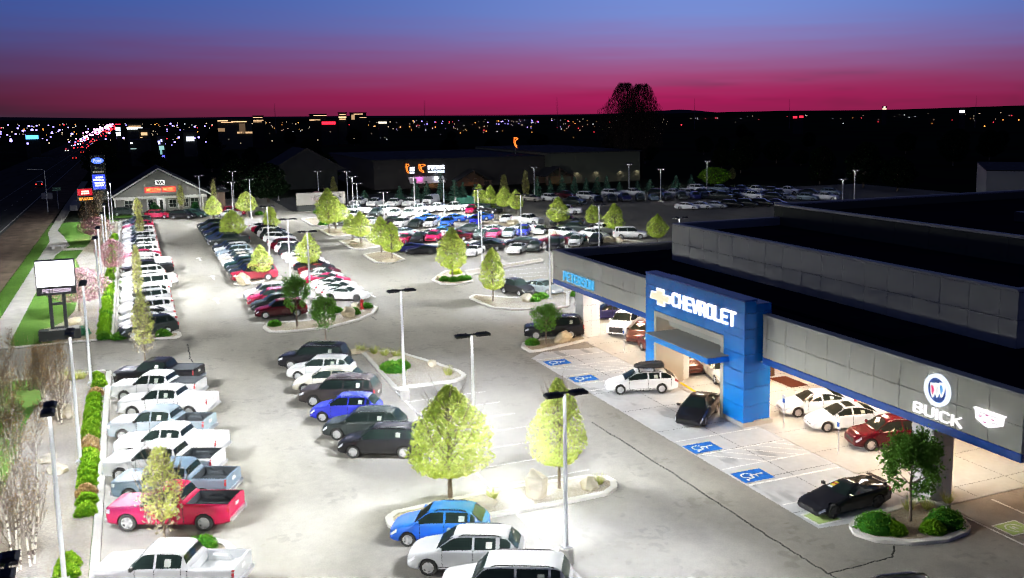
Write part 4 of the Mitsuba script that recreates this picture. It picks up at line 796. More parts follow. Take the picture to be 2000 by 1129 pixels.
def crown_pts(n, h0, h1, w, prof, seed, inner=.35, gap=.42):
    g = np.random.default_rng(seed); out = []
    while len(out) < n:
        t = g.random(n * 2); a = g.uniform(0, 2 * math.pi, n * 2); rad = inner + (1 - inner) * g.random(n * 2) ** .45
        lum = meshkit.noise(np.stack([np.cos(a) * 2.2, np.sin(a) * 2.2, t * 5], -1) + seed)
        big_ = meshkit.noise(np.stack([np.cos(a) * 1.3, np.sin(a) * 1.3, t * 3.2], -1) + seed * 3.1)
        r = w / 2 * prof(t) * rad * (.50 + .42 * lum + .52 * big_)
        P = np.stack([r * np.cos(a), r * np.sin(a), h0 + (h1 - h0) * t + (lum - .5) * .2], -1)
        hole = meshkit.noise(P * 1.5 + 7 * seed)
        out += list(P[hole > gap * g.random(n * 2) * 1.4])
    return np.array(out[:n])


PEAR = lambda t: np.sin(np.pi * np.clip(t, 0, 1) ** .62) ** .75 * (1 - .25 * t) + .03
BROAD = lambda t: np.sin(np.pi * np.clip(t * .88 + .10, 0, 1)) ** .6
COLUMN = lambda t: np.sin(np.pi * np.clip(t * .9 + .08, 0, 1)) ** .55 * (1 - .35 * t)
SPRUCE = lambda t: (1 - t) ** .9 + .02
PLUM = lambda t: np.sin(np.pi * np.clip(t * .85 + .12, 0, 1)) ** .7
PROTO = {}


def proto(kind, v, big):
    q = (kind, v, big)
    if q in PROTO:
        return PROTO[q]
    sd = hash_of(kind) + v * 17
    if kind == 'pear':
        n, s = (6800, .068) if big else (2900, .10)
        tr, _ = limb_tree(5, 2.8, 1.3, 26, sd, .085, 1.3)
        cr = leaves(crown_pts(n, 1.15, 5.0, 3.15, PEAR, sd, .3, .8), s, 'pear', sd)
    elif kind == 'broad':
        n, s = (5200, .075) if big else (2400, .085)
        tr, tips = limb_tree(4, 3.0, 1.4, 14, sd, .075, .8)
        g = np.random.default_rng(sd); c = np.vstack([tips, crown_pts(26, 1.6, 4.0, 2.7, BROAD, sd)])
        P = (c[g.integers(0, len(c), n)] + g.normal(size=(n, 3)) * .20) * [.80, .80, .93]
        cr = leaves(P, s, 'broad', sd)
    elif kind == 'column':
        n, s = (2600, .055) if big else (1500, .07)
        tr, tips = limb_tree(5, 2.2, .6, 34, sd, .05, 2.2, 5, 3)
        g = np.random.default_rng(sd)
        P = crown_pts(n, 1.3, 5.0, 1.7, COLUMN, sd, .15, .7)
        tw = leaves(crown_pts(520, .6, 4.6, 2.0, COLUMN, sd + 1, .2, .5), .06, 'twig', sd, 2.2, 2.6)
        cr = leaves(P, s, 'column', sd)
        PROTO[q] = (tr, cr, tw)
        return PROTO[q]
    elif kind == 'plum':
        n, s = 3600, .075
        tr, _ = limb_tree(3.6, 4.2, 1.0, 18, sd, .09, .7, 6, 3)
        cr = leaves(crown_pts(n, 1.0, 4.0, 4.6, PLUM, sd, .2, .6), s, 'plum', sd, 1.0, 1.7)
    elif kind == 'spruce':
        g = np.random.default_rng(sd); P, D = [], []
        for lv in range(15):
            z = .25 + lv * .3; R = 1.5 * (1 - lv / 15.5) + .05
            for b in range(max(5, int(13 - lv * .6))):
                a = g.uniform(0, 6.28); L = R * g.uniform(.75, 1.1)
                for q_ in np.linspace(.15, 1, 9):
                    for _ in range(2):
                        P.append((math.cos(a) * L * q_ + g.normal() * .06, math.sin(a) * L * q_ + g.normal() * .06, z - .16 * L * q_ + .12 * q_ * q_ + g.normal() * .04))
        tr = tube([(0, 0, 0), (0, 0, 4.6)], [.09, .02], 6)
        cr = leaves(np.array(P), .085, 'spruce', sd, 0, 1.7)
    elif kind == 'hornbeam':
        tr, _ = limb_tree(5.4, 1.6, .5, 24, sd, .07, 2.4, 5, 2)
        cr = leaves(crown_pts(2200, .4, 5.6, 1.9, COLUMN, sd, .2, .5), .085, 'hornbeam', sd, 1.5, 1.8)
    elif kind == 'lime':
        tr, _ = limb_tree(4, 8, .5, 18, sd, .12, .5)
        cr = leaves(crown_pts(3600, .4, 4.6, 9.0, BROAD, sd, .25, .6), .14, 'lime', sd)
    elif kind == 'dark':
        tr, _ = limb_tree(9, 7, 2.5, 12, sd, .22, .8)
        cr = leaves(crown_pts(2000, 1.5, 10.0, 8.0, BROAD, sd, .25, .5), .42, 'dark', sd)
    PROTO[q] = (tr, cr)
    return PROTO[q]


def hash_of(s):
    return sum(ord(c) * (i + 3) for i, c in enumerate(s)) % 911


H0 = dict(pear=(5.0, 2.75), broad=(4.0, 3.0), column=(5.0, 2.0), plum=(4.0, 4.6), spruce=(4.7, 3.0), hornbeam=(5.6, 1.9), lime=(4.6, 9.0), dark=(10, 8))
TL = dict(pear=('bright_tree', 'lime green conical tree', 'tree', 'bright green street trees in the islands'), broad=('leafy_tree', 'small dark green round headed tree', 'tree', 'round headed trees in the islands'),
          column=('slender_tree', 'slender half bare tree with yellow young leaves', 'tree', 'slender half bare trees'), plum=('blossom_tree', 'pinkish purple blossoming tree', 'tree', 'pink blossoming trees'),
          spruce=('spruce_tree', 'blue green spruce', 'tree', 'spruces behind the lots'), hornbeam=('columnar_tree', 'straw coloured columnar tree', 'tree', 'columnar trees by the spruces'), lime=('spreading_tree', 'wide bright green tree lit from above behind the dark lot', 'tree', None))
by = {}
for t in LAY['trees']:
    by.setdefault(t[0], []).append(t)
for kind, ts in by.items():
    if kind == 'poplar':
        continue
    nm, lab, ct, grp = TL[kind]
    ts.sort(key=lambda t: t[2] if kind != 'spruce' else math.atan2(t[1], t[2]))
    for i, (_, x, y, h, w) in enumerate(ts):
        big = y < 60
        pr = proto(kind, i % 3 if not big else i, big)
        s = [w / H0[kind][1], w / H0[kind][1], h / H0[kind][0]]
        M = place(x, y, .1, (i * 77) % 360, s)
        if len(ts) == 1:
            text = lab
        elif kind == 'spruce':
            text = f'{lab} behind the back lots, {ORD[i]} from the left'
        else:
            text = f'{lab}, {ORD[i]} of them going away from the camera'
        k = thing(nm, text, ct, grp)
        put(k, 'trunk', pr[0], 'bark', M, True)
        put(k, 'crown', pr[1], 'foliage', M)
        if len(pr) > 2:
            put(k, 'twigs', pr[2], 'twigs', M, kind='stuff')


def aspen(seed, h, w):
    g = np.random.default_rng(seed); stems, tw, P = [], [], []
    for s in range(3):
        a = g.uniform(0, 6.28); lean = g.uniform(.02, .10) * h; b = np.array([math.cos(a), math.sin(a), 0])
        pts = [b * .25 * s / 2, b * (.2 + lean * .3) + [0, 0, h * .35], b * (.2 + lean * .6) + g.normal(size=3) * [.1, .1, 0] + [0, 0, h * .7], b * (.2 + lean) + [0, 0, h * g.uniform(.9, 1.0)]]
        stems.append(tube(pts, [.052, .04, .022, .006], 7))
        for q in range(60):
            t = g.uniform(.12, .95); i = min(int(t * 3), 2); f_ = t * 3 - i
            p = np.array(pts[i]) * (1 - f_) + np.array(pts[i + 1]) * f_
            an = g.uniform(0, 6.28); L = w * .5 * (1.15 - t) * g.uniform(.5, 1.1)
            e1 = p + np.array([math.cos(an), math.sin(an), 1.2]) * L * .5; e2 = p + np.array([math.cos(an), math.sin(an), 2.2]) * L * .9
            tw.append(tube([p, e1, e2], [.016, .010, .004], 3, False))
            for z in range(3):
                bb = an + g.normal() * .9; e3 = e1 + np.array([math.cos(bb), math.sin(bb), 1.6]) * L * .4
                tw.append(tube([e1, e3], [.008, .003], 3, False)); P += [e3 + g.normal(size=3) * .05, e2 + g.normal(size=3) * .08]
    return cat(*stems), cat(*tw), leaves(np.array(P), .045, 'poplar', seed)


pts = sorted(by['poplar'], key=lambda t: t[2])
for i, (_, x, y, h, w) in enumerate(pts):
    st, tw, lf = aspen(40 + i, min(h, 7.5), max(w, 2.0))
    k = thing('birch_tree', f'bare white barked birch in the left bed, {ORD[i]} going away from the camera', 'tree', 'bare birches in the left bed')
    M = place(x, y, .1, i * 50)
    put(k, 'trunk', st, 'birch', M, True); put(k, 'twigs', tw, 'bark', M, kind='stuff'); put(k, 'leaf', lf, 'foliage', M, kind='stuff')
for i, (x, y, h) in enumerate([(-8.2, 77.5, 3.6), (-7.6, 76.0, 4.0), (-6.8, 75.6, 3.2), (-9.4, 78.0, 3.4)]):
    g = np.random.default_rng(200 + i); tw, P = [], []
    for q in range(16):
        a = g.uniform(0, 6.28); L = h * g.uniform(.5, 1); o_ = np.array([math.cos(a), math.sin(a), 0]) * .25
        tw.append(tube([o_, o_ * 2.2 + [0, 0, L * .5], o_ * 2.6 + g.normal(size=3) * .1 + [0, 0, L]], [.018, .012, .004], 3, False))
        P += [o_ * 2.4 + g.normal(size=3) * .2 + [0, 0, L * g.uniform(.15, .5)] for _ in range(10)]
    k = thing('bare_sapling', f'thin bare brown sapling beside the driveway, {ORD[i]} of four', 'sapling', 'bare saplings beside the driveway')
    put(k, 'stem', cat(*tw), 'bark', place(x, y, .05), kind='stuff'); put(k, 'leaf', leaves(np.array(P), .05, 'poplar', 60 + i), 'foliage', place(x, y, .05), kind='stuff')


def shrub_mesh(r, h, pal, seed, n=520, s=.075, loose=0.0):
    g = np.random.default_rng(seed); d = g.normal(size=(n, 3)); d[:, 2] = np.abs(d[:, 2]) - .12; d /= np.linalg.norm(d, axis=1, keepdims=True)
    lum = meshkit.noise(d * 2.4 + seed)
    P = d * [r, r, h] * (.86 + .26 * lum - loose * g.random(n) * .8)[:, None]
    P[:, 2] = np.maximum(P[:, 2], .02)
    m = leaves(P, s, pal, seed, .6, 1.1, 3.0)
    core = trimesh.creation.icosphere(2); core.apply_scale([r * .84, r * .84, h * .84]); core.vertices[:, 2] = np.maximum(core.vertices[:, 2], 0)
    core.vertices *= (.9 + .2 * meshkit.noise(core.vertices * 4 + seed))[:, None]
    c = np.tile(np.array(LEAF[pal][0]) * .9, (len(core.vertices), 1))
    out = trimesh.Trimesh(np.vstack([core.vertices, m.vertices]), np.vstack([core.faces, m.faces + len(core.vertices)]), process=False)
    out.metadata['color'] = np.vstack([c, m.metadata['color']])
    return out


SH = {p: [shrub_mesh(.47, .60, p, 11 * i + hash_of(p)) for i in range(4)] for p in ('shrub', 'shrubbrown', 'shrubdark')}
n = 0
hedge = sorted(PX['hedge_near'], key=lambda p: p[1])
for i, (x, y) in enumerate(hedge):
    pal = 'shrubbrown' if i in (4, 10, 11, 20) else 'shrub'
    k = thing('hedge_shrub', f'{"brown" if pal == "shrubbrown" else "bright green"} clipped shrub ahead of the trucks, {ORD[i]} in the line from the bottom', 'shrub', 'clipped shrubs ahead of the trucks')
    put(k, 'foliage', SH[pal][i % 4], 'foliage', place(x, y, .08, i * 61, (1.02, 1.02, 1.0)))
ys = [y for y in np.arange(91.2, 128, 1.12)] + [y for y in np.arange(130.5, 172, 1.3)]
for i, y in enumerate(ys):
    if 121.5 < y < 124:
        continue
    lab = f'bright green clipped shrub beside the long hedge row, {ORD[i]} from the near end' if i < len(ORD) else f'bright green clipped shrub at the far end of the hedge, {ORD[i - len(ORD)]} there'
    k = thing('hedge_shrub', lab, 'shrub', 'clipped shrubs beside the long hedge row')
    put(k, 'foliage', SH['shrub' if i % 9 else 'shrubdark'][i % 4], 'foliage', place(-3.12 + .08 * math.sin(i * 2.1), y, .08, i * 61, (1.1, 1.1, 1.05)))
kinds = ['shrubdark'] * 3 + ['shrubdark'] * 4 + ['yellowshrub'] + ['shrubdark'] * 8 + ['loose', 'loose', 'shrub', 'shrub'] + ['shrubdark', 'shrubdark'] + ['juniper'] * 3 + ['loose'] + ['shrubdark'] * 5
WHR = ['in the triangular island, left of three', 'in the triangular island, front of three', 'in the triangular island, right of three', 'round, first of four in the teardrop island', 'round, second of four in the teardrop island', 'round, third of four in the teardrop island', 'round, fourth of four in the teardrop island',
       'behind the tree of the teardrop island', 'at the left tip of the hydrant island', 'behind the boulders of the hydrant island', 'right of the big boulder in the hydrant island', 'beside the fire hydrant', 'first of four near the parked pair', 'second of four near the parked pair', 'third of four near the parked pair', 'beside the showroom end of the wide island',
       'large and loose, left in the rounded island', 'large and loose, right in the rounded island', 'small and round, left in the rounded island', 'small and round, right in the rounded island', 'left of the slender tree by the driveway', 'right of the slender tree by the driveway',
       'left below the tall sign', 'middle below the tall sign', 'right below the tall sign', 'in the small island behind the red truck', 'in the third island of the back median', 'in the farthest island of the back median', 'at the foot of the small tree by the showroom', 'at the far end of the facing row', 'beside the side street']
SZ = [.75, .8, .75, .62, .62, .6, .62, .75, .6, .7, .7, .6, .7, .65, .65, .6, 1.0, .95, .55, .58, .62, .65, .95, 1.0, .9, .75, .9, .8, .6, .7, .8]
for i, ((x, y), w, kd, s) in enumerate(zip(PX['shrubs'], WHR, kinds, SZ)):
    pal = 'shrubdark' if kd == 'loose' else kd
    m = shrub_mesh(s, s * .85, pal, 300 + i, 900 if y < 60 else 420, .06 if y < 60 else .085, .35 if kd == 'loose' else .05)
    k = thing('shrub', f'{ {"juniper": "blue green", "yellowshrub": "yellow green", "shrub": "bright green"}.get(pal, "green")} shrub {w}', 'shrub')
    put(k, 'foliage', m, 'foliage', place(x, y, .1, i * 40))
TW = ['at the left tip of the triangular island', 'second from the left tip of the triangular island', 'third from the left tip of the triangular island', 'beside the boulder of the triangular island', 'at the right tip of the triangular island', 'beside the flat boulder of the long island', 'behind the tree in the rounded island', 'right behind the tree in the rounded island',
      'middle one by the driveway boulder', 'left one by the driveway boulder', 'right one by the driveway boulder', 'at the right end of the long island', 'at the foot of the showroom column']
for i, ((x, y), w) in enumerate(zip(PX['tufts'], TW)):
    g = np.random.default_rng(500 + i); n = 130
    a = g.uniform(0, 6.28, n); r = .4 * g.random(n) ** .5
    base = np.stack([np.cos(a) * r * .4, np.sin(a) * r * .4, np.zeros(n)], -1); tip = np.stack([np.cos(a) * (r + .12), np.sin(a) * (r + .12), g.uniform(.3, .62, n)], -1)
    pe = np.stack([-np.sin(a), np.cos(a), a * 0], -1) * .014
    v = np.stack([base - pe, base + pe, tip], 1).reshape(-1, 3); c = np.array(LEAF['tuft'][0]) + (np.array(LEAF['tuft'][1]) - np.array(LEAF['tuft'][0])) * g.random((n, 1))
    m = paint_mesh(v, np.arange(3 * n).reshape(-1, 3), c, 3)
    k = thing('grass_tuft', f'ornamental grass tuft {w}', 'grass tuft')
    put(k, 'blades', m, 'foliage', place(x, y, .1, 0, 1.25 if y > 60 else 1), kind='stuff')
RW = ['by the driveway corner', 'behind the driveway corner boulder', 'big and leaning between lamp and hedge', 'low in the left bed', 'lower left in the bed', 'pale wedge at the foot of the tall sign', 'left of the tall sign', 'in the triangular island', 'tall and upright in the long island', 'flat, behind the blue crossover', 'flat, right end of the long island', 'ochre, in the hydrant island',
      'grey, behind the ochre one in the hydrant island', 'big and ochre at the showroom corner', 'in the wide island', 'beside the red large suv', 'first by the dark lot tree', 'second by the dark lot tree', 'at the right end of the triangular island', 'flat at the left tip of the triangular island', 'in the third island of the median', 'in the second island of the median', 'in the nearest island of the median',
      'left of three along the dark lot', 'middle of three along the dark lot', 'right of three along the dark lot', 'beside the white pickup of the dark lot', 'in the teardrop island', 'at the end of the canopy']
RS = [(.9, .7, .55), (.8, .5, .45), (1.0, .55, .75), (.6, .5, .35), (.8, .5, .4), (1.3, .5, .55), (.9, .5, .45), (.9, .6, .55), (.65, .5, 1.15), (1.1, .55, .42), (1.0, .5, .32), (.95, .7, .75), (.8, .6, .55), (1.3, .7, .85), (1.0, .6, .7), (1.5, .9, 1.1), (1.3, .7, .6), (1.1, .7, .7), (.5, .4, .45), (1.2, .7, .25), (1.0, .7, .4), (1, .7, .4), (1.1, .7, .4), (1.2, .7, .7), (1.4, .8, .8), (1.2, .7, .8), (1.2, .7, .6), (.9, .6, .4), (.5, .4, .3)]
for i, ((x, y), w, s) in enumerate(zip(PX['rocks'], RW, RS)):
    g = np.random.default_rng(700 + i)
    d = g.normal(size=(26, 3)); d /= np.linalg.norm(d, axis=1, keepdims=True)
    m = hull(d * g.uniform(.8, 1.05, (26, 1))); m = m.subdivide().subdivide()
    m.vertices += (meshkit.fbm(m.vertices * 2.5 + i, 3) - .5)[:, None] * m.vertices * .35
    m.apply_scale(s); m.apply_translation([0, 0, s[2] * .35]); m = trimesh.intersections.slice_mesh_plane(m, [0, 0, 1], [0, 0, -.02])
    k = thing('boulder', f'pale landscaping boulder {w}', 'boulder')
    put(k, 'stone', m, 'rock', place(x, y, .1, g.uniform(0, 180)), 25)
# dark belt behind
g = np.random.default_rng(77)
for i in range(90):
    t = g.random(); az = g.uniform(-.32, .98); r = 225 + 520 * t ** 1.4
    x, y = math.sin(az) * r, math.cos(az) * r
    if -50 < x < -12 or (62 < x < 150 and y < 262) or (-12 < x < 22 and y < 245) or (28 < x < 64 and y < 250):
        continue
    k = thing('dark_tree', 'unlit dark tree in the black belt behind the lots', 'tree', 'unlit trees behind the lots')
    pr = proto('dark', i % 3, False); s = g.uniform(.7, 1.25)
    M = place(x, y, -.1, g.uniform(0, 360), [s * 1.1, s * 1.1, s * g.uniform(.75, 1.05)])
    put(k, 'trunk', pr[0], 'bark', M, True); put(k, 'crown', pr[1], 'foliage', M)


def cottonwood(seed, h, w):
    g = np.random.default_rng(seed); ms = []
    def grow(p, d, L, r, lev):
        q = p + d * L * .5 + g.normal(size=3) * L * .04; e = p + d * L
        ms.append(tube([p, q, e], np.maximum([r, r * .8, r * .6], .045), 4, False))
        if lev == 0:
            return
        for k_ in range(3):
            dd = d + g.normal(size=3) * .33; dd[2] = abs(dd[2]) + .12; dd /= np.linalg.norm(dd)
            grow(e if k_ < 2 else q, dd, L * g.uniform(.62, .85), r * .58, lev - 1)
    for s in range(5):
        a = s * 1.26; grow(np.array([math.cos(a) * .4, math.sin(a) * .4, 0]), np.array([math.cos(a) * .26, math.sin(a) * .26, 1.0]), h * .30, .5, 6)
    m = cat(*ms); b = m.bounds
    m.apply_scale([w / (b[1][0] - b[0][0]), w / (b[1][1] - b[0][1]), h / b[1][2]])
    return m


diff('cottonwood_bark', (0.035, 0.026, 0.022))
for i, (x, y, h, w, s) in enumerate([(133.2, 256.0, 27.0, 11.5, 5), (140.0, 258.0, 26.9, 11.0, 9)]):
    k = thing('cottonwood_tree', f'huge bare tree towering over the skyline, {"left" if i == 0 else "right"} one of the two', 'tree', 'two huge bare trees on the skyline')
    put(k, 'branches', cottonwood(s, h, w), 'cottonwood_bark', place(x, y, 0))
    put(k, 'twigs', leaves(crown_pts(9000, 9, h + .6, w * 1.35, lambda t: np.sin(np.pi * np.clip(t * .60 + .36, 0, 1)) ** .7, s, .05, 1.0), .10, 'darktwig', s, 3.0, 6.5), 'twigs', place(x, y, 0), kind='stuff')

# ------------------------------------------------------------------ lettering out of strokes
GL = {'C': [[(.62, .92), (.52, 1), (.12, 1), (0, .88), (0, .12), (.12, 0), (.52, 0), (.62, .08)]], 'H': [[(0, 0), (0, 1)], [(.62, 0), (.62, 1)], [(0, .5), (.62, .5)]], 'E': [[(.60, 1), (.10, 1), (0, .9), (0, .1), (.10, 0), (.60, 0)], [(0, .5), (.52, .5)]],
      'V': [[(0, 1), (.30, 0), (.36, 0), (.66, 1)]], 'R': [[(0, 0), (0, 1), (.48, 1), (.60, .88), (.60, .62), (.48, .5), (0, .5)], [(.34, .5), (.62, 0)]], 'O': [[(.12, 0), (0, .12), (0, .88), (.12, 1), (.52, 1), (.64, .88), (.64, .12), (.52, 0), (.12, 0)]],
      'L': [[(0, 1), (0, 0), (.54, 0)]], 'T': [[(0, 1), (.62, 1)], [(.31, 1), (.31, 0)]], 'P': [[(0, 0), (0, 1), (.48, 1), (.60, .88), (.60, .58), (.48, .46), (0, .46)]], 'S': [[(.60, .88), (.48, 1), (.12, 1), (0, .88), (0, .62), (.12, .5), (.48, .5), (.60, .38), (.60, .12), (.48, 0), (.12, 0), (0, .12)]],
      'N': [[(0, 0), (0, 1), (.62, 0), (.62, 1)]], 'B': [[(0, 0), (0, 1), (.46, 1), (.57, .88), (.57, .63), (.46, .52), (0, .52)], [(.46, .52), (.60, .40), (.60, .12), (.48, 0), (0, 0)]], 'U': [[(0, 1), (0, .12), (.12, 0), (.50, 0), (.62, .12), (.62, 1)]], 'I': [[(0, 0), (0, 1)]],
      'K': [[(0, 0), (0, 1)], [(.60, 1), (0, .42)], [(.20, .58), (.64, 0)]], 'W': [[(0, 1), (.20, 0), (.42, .8), (.64, 0), (.84, 1)]], 'M': [[(0, 0), (0, 1), (.38, .3), (.76, 1), (.76, 0)]], 'A': [[(0, 0), (.32, 1), (.64, 0)], [(.12, .34), (.52, .34)]], "'": [[(0, 1), (0, .75)]]}


def glyphs(text, w, h, depth=.06, stroke=.15, gap=.16):
    parts, x = [], 0
    for ch in text:
        st = GL[ch]; wd = max(p[0] for s_ in st for p in s_)
        parts.append(unary_union([LineString([(x + a, b) for a, b in s_]).buffer(stroke / 2, join_style='round', cap_style='square', quad_segs=3) for s_ in st]))
        x += wd + gap + stroke
    u = unary_union(parts); b = u.bounds
    u = affinity.scale(affinity.translate(u, -b[0], -b[1]), w / (b[2] - b[0]), h / (b[3] - b[1]), origin=(0, 0))
    return prism(u, 0, depth)


def light_bars(w, h, rows, seed, depth=.03):
    """Rows of unreadably small lit marks, as on a message board seen from afar."""
    g_ = random.Random(seed); bs = []
    for r in range(rows):
        x = g_.uniform(0, .12) * w
        while x < w * .95:
            l = g_.uniform(.08, .26) * w; e = min(x + l, w); y = h * r / rows
            bs.append(bx(x, e, y, y + h / rows * .68, 0, depth)); x = e + g_.uniform(.03, .07) * w
    return cat(*bs)


# ------------------------------------------------------------------ the showroom
B = thing('showroom', 'long low showroom with grey panel fascia, blue band and blue entrance portal', 'building')
FX = 33.8
Z0, Z1, ZS, ZT = 4.27, 6.74, 5.46, 6.92
Y0, Y1 = 28.2, 78.9
fas = put(B, 'fascia', cat(bx(FX + .06, FX + .5, Y0 + .06, 47.0, 3.9, 6.8), bx(FX + .06, FX + .5, 59.3, Y1 - .06, 3.9, 6.8)), 'joint')
edges = list(np.arange(Y0, 47.0, 1.84)) + [47.0]
edges2 = [59.3] + list(np.arange(61.6, Y1 - .5, 1.82)) + [Y1]
def panels_x(parent, X, ys, zs, m, name='panel', gap=.013, d=.05, z_up=True):
    for a, b in zip(ys[:-1], ys[1:]):
        for c, e in zip(zs[:-1], zs[1:]):
            put(parent, name, bx(X - (.004 if int(a * 7 + c * 3) % 3 == 0 else 0), X + d, a + gap, b - gap, c + gap, e - gap), m)
def panels_y(parent, Y, xs_, zs, m, name='panel', gap=.018, d=.05):
    for a, b in zip(xs_[:-1], xs_[1:]):
        for c, e in zip(zs[:-1], zs[1:]):
            put(parent, name, bx(a + gap, b - gap, Y, Y + d, c + gap, e - gap), m)
for ys_ in (edges, edges2):
    panels_x(fas, FX, ys_, [Z0, ZS, Z1], 'panel')
    put(B, 'blue_band', rbox(FX - .03, FX + .5, ys_[0] + (.0), ys_[-1], 3.87, Z0 - .004, .02), 'blue_band')
    put(B, 'coping', rbox(FX - .05, FX + .55, ys_[0], ys_[-1], Z1 + .005, ZT, .02), 'coping')
endw = put(B, 'end_fascia', bx(FX + .5, 48, Y0 + .06, Y0 + .5, 3.9, 6.8), 'joint')
panels_y(endw, Y0, list(np.arange(FX + .06, 48, 1.8)), [3.9, ZS, Z1], 'panel')
put(B, 'coping', rbox(FX + .55, 48, Y0 - .05, Y0 + .5, Z1 + .005, ZT, .02), 'coping')
put(B, 'end_wall', bx(FX + .5, 48, Y1 - .5, Y1 - .05, 3.9, 6.8), 'panel_dark'); put(B, 'coping', rbox(FX + .55, 48, Y1 - .5, Y1, Z1 + .005, ZT, .02), 'coping')
put(B, 'roof', bx(FX + .5, 42.6, Y0 + .5, Y1 - .5, 6.05, 6.2), 'membrane')
put(B, 'roof', bx(42.6, 48, 72.6, Y1 - .5, 6.05, 6.2), 'membrane')
put(B, 'soffit', bx(FX + .06, 48, Y0 + .1, Y1 - .1, 3.89, 3.95), 'soffit')
put(B, 'plant_curb', bx(37.5, 41.0, 40, 56, 6.2, 6.45), 'membrane')
# upper volume
U0, U1, UX = 36.1, 72.5, 42.35
up_ = put(B, 'upper_wall', bx(UX + .06, UX + .5, U0 + .06, U1 - .06, 5.0, 9.35), 'joint')
panels_x(up_, UX, [U0] + list(np.arange(U0 + 1.2, U1 - .8, 2.15)) + [U1], [6.2, 7.75, 9.28], 'panel')
put(B, 'coping', rbox(UX - .05, UX + .5, U0, U1, 9.29, 9.45, .02), 'coping')
sd = put(B, 'upper_end_wall', bx(UX + .5, 53.6, U0 + .06, U0 + .5, 5.0, 9.35), 'joint')
panels_y(sd, U0, list(np.arange(UX + .06, 53.6, 2.15)), [6.2, 7.75, 9.28], 'panel')
put(B, 'coping', rbox(UX + .5, 53.6, U0 - .05, U0 + .5, 9.29, 9.45, .02), 'coping')
put(B, 'coping', rbox(UX + .5, 53.6, U1 - .5, U1, 9.29, 9.45, .02), 'coping'); put(B, 'upper_end_wall', bx(UX + .5, 53.6, U1 - .5, U1 - .06, 5.0, 9.35), 'panel_dark')
put(B, 'roof', bx(UX + .5, 53.6, U0 + .5, U1 - .5, 8.55, 8.7), 'membrane')
# service volume
S0, S1, SX = 22.0, 72.9, 53.4
sv = put(B, 'service_wall', bx(SX + .06, SX + .4, S0 + .06, S1 - .06, 0, 10.5), 'tan_wall')
panels_x(sv, SX, [S0] + list(np.arange(S0 + 3, S1 - 1, 3.6)) + [S1], [8.2, 10.4], 'tan_wall')
put(B, 'coping', rbox(SX - .05, SX + .4, S0, S1, 10.42, 10.62, .02), 'coping')
put(B, 'service_end_wall', bx(SX + .4, 96, S1 - .4, S1 - .06, 0, 10.5), 'tan_wall'); put(B, 'coping', rbox(SX + .4, 96, S1 - .4, S1, 10.42, 10.62, .02), 'coping')
put(B, 'roof', bx(SX + .4, 96, S0, S1 - .4, 9.6, 9.75), 'membrane')
for i, (x, y) in enumerate(((70, 40), (78, 46), (66, 56), (84, 60), (60, 34))):
    put(B, 'roof_vent', rbox(x, x + 1.6, y, y + 1.2, 9.75, 10.6, .05), 'dark_metal')
# columns
for (x0, x1, y0, y1) in ((34.15, 35.5, 33.55, 34.95), (34.05, 35.6, 73.1, 74.7)):
    c = put(B, 'column', bx(x0 + .04, x1 - .04, y0 + .04, y1 - .04, 0, 3.9), 'joint')
    xm, ym = (x0 + x1) / 2, (y0 + y1) / 2
    for z in ((.03, 1.4), (1.42, 2.75), (2.77, 3.86)):
        for a, b in ((x0, xm - .012), (xm + .012, x1)):
            put(c, 'panel', bx(a, b, y0, y0 + .04, *z), 'column_panel'); put(c, 'panel', bx(a, b, y1 - .04, y1, *z), 'column_panel')
        for a, b in ((y0 + .041, ym - .012), (ym + .012, y1 - .041)):
            put(c, 'panel', bx(x0, x0 + .04, a, b, *z), 'column_panel'); put(c, 'panel', bx(x1 - .04, x1, a, b, *z), 'column_panel')
# glazed back wall
put(B, 'sill_wall', bx(43.6, 43.9, 35, 72.5, 0, .45), 'frame_metal')
gw = put(B, 'glazing', bx(43.72, 43.76, 35, 72.5, .45, 3.9), 'glass')
for y in np.arange(35, 72.6, 1.7):
    put(gw, 'mullion', bx(43.62, 43.71, y - .04, y + .04, .45, 3.88), 'frame_metal')
put(B, 'inner_wall', bx(43.95, 53.3, 35, 72.4, 0, 3.88), 'dark_wall')
put(B, 'bin_pier', bx(40.2, 41.2, 55.8, 56.7, .03, 1.1), 'bronze')
k = thing('door_mat', 'brown entrance mat on the lit floor behind the portal', 'mat'); put(k, 'mat', rbox(40.4, 41.85, 52.75, 55.4, .034, .055, .01), 'mat_brown')
# portal
PXF, PA, PB, PT = 32.5, 47.05, 59.25, 7.86
OA, OB, OT = 49.25, 58.0, 5.25
po = put(B, 'portal', cat(bx(PXF + .06, 33.3, PA + .06, OA - .06, .28, PT - .06), bx(PXF + .06, 33.3, OB + .06, PB - .06, .28, PT - .06), bx(PXF + .06, 33.3, OA - .06, OB + .06, OT + .06, PT - .06)), 'joint')
zs = [.3, 1.3, 2.38, 3.42, 4.5, 5.5, 6.05, 7.02, PT - .12]
for c, e in zip(zs[:-1], zs[1:]):
    put(po, 'panel', bx(PXF, PXF + .05, PA, OA - .01, c + .012, e - .012), 'blue_panel')
    put(po, 'panel', bx(PXF, PXF + .05, OB + .01, PB, c + .012, e - .012), 'blue_panel')
    put(po, 'panel', bx(PXF + .051, 33.3, PA, PA + .05, c + .012, e - .012), 'blue_panel')
    put(po, 'panel', bx(33.42, 34.6, PA + .24, PA + .29, c + .012, min(e, 7.5) - .012), 'blue_panel')
    put(po, 'panel', bx(PXF + .051, 33.3, PB - .05, PB, c + .012, e - .012), 'blue_panel')
wz = [OT + .01, 6.05, 7.02, PT - .12]
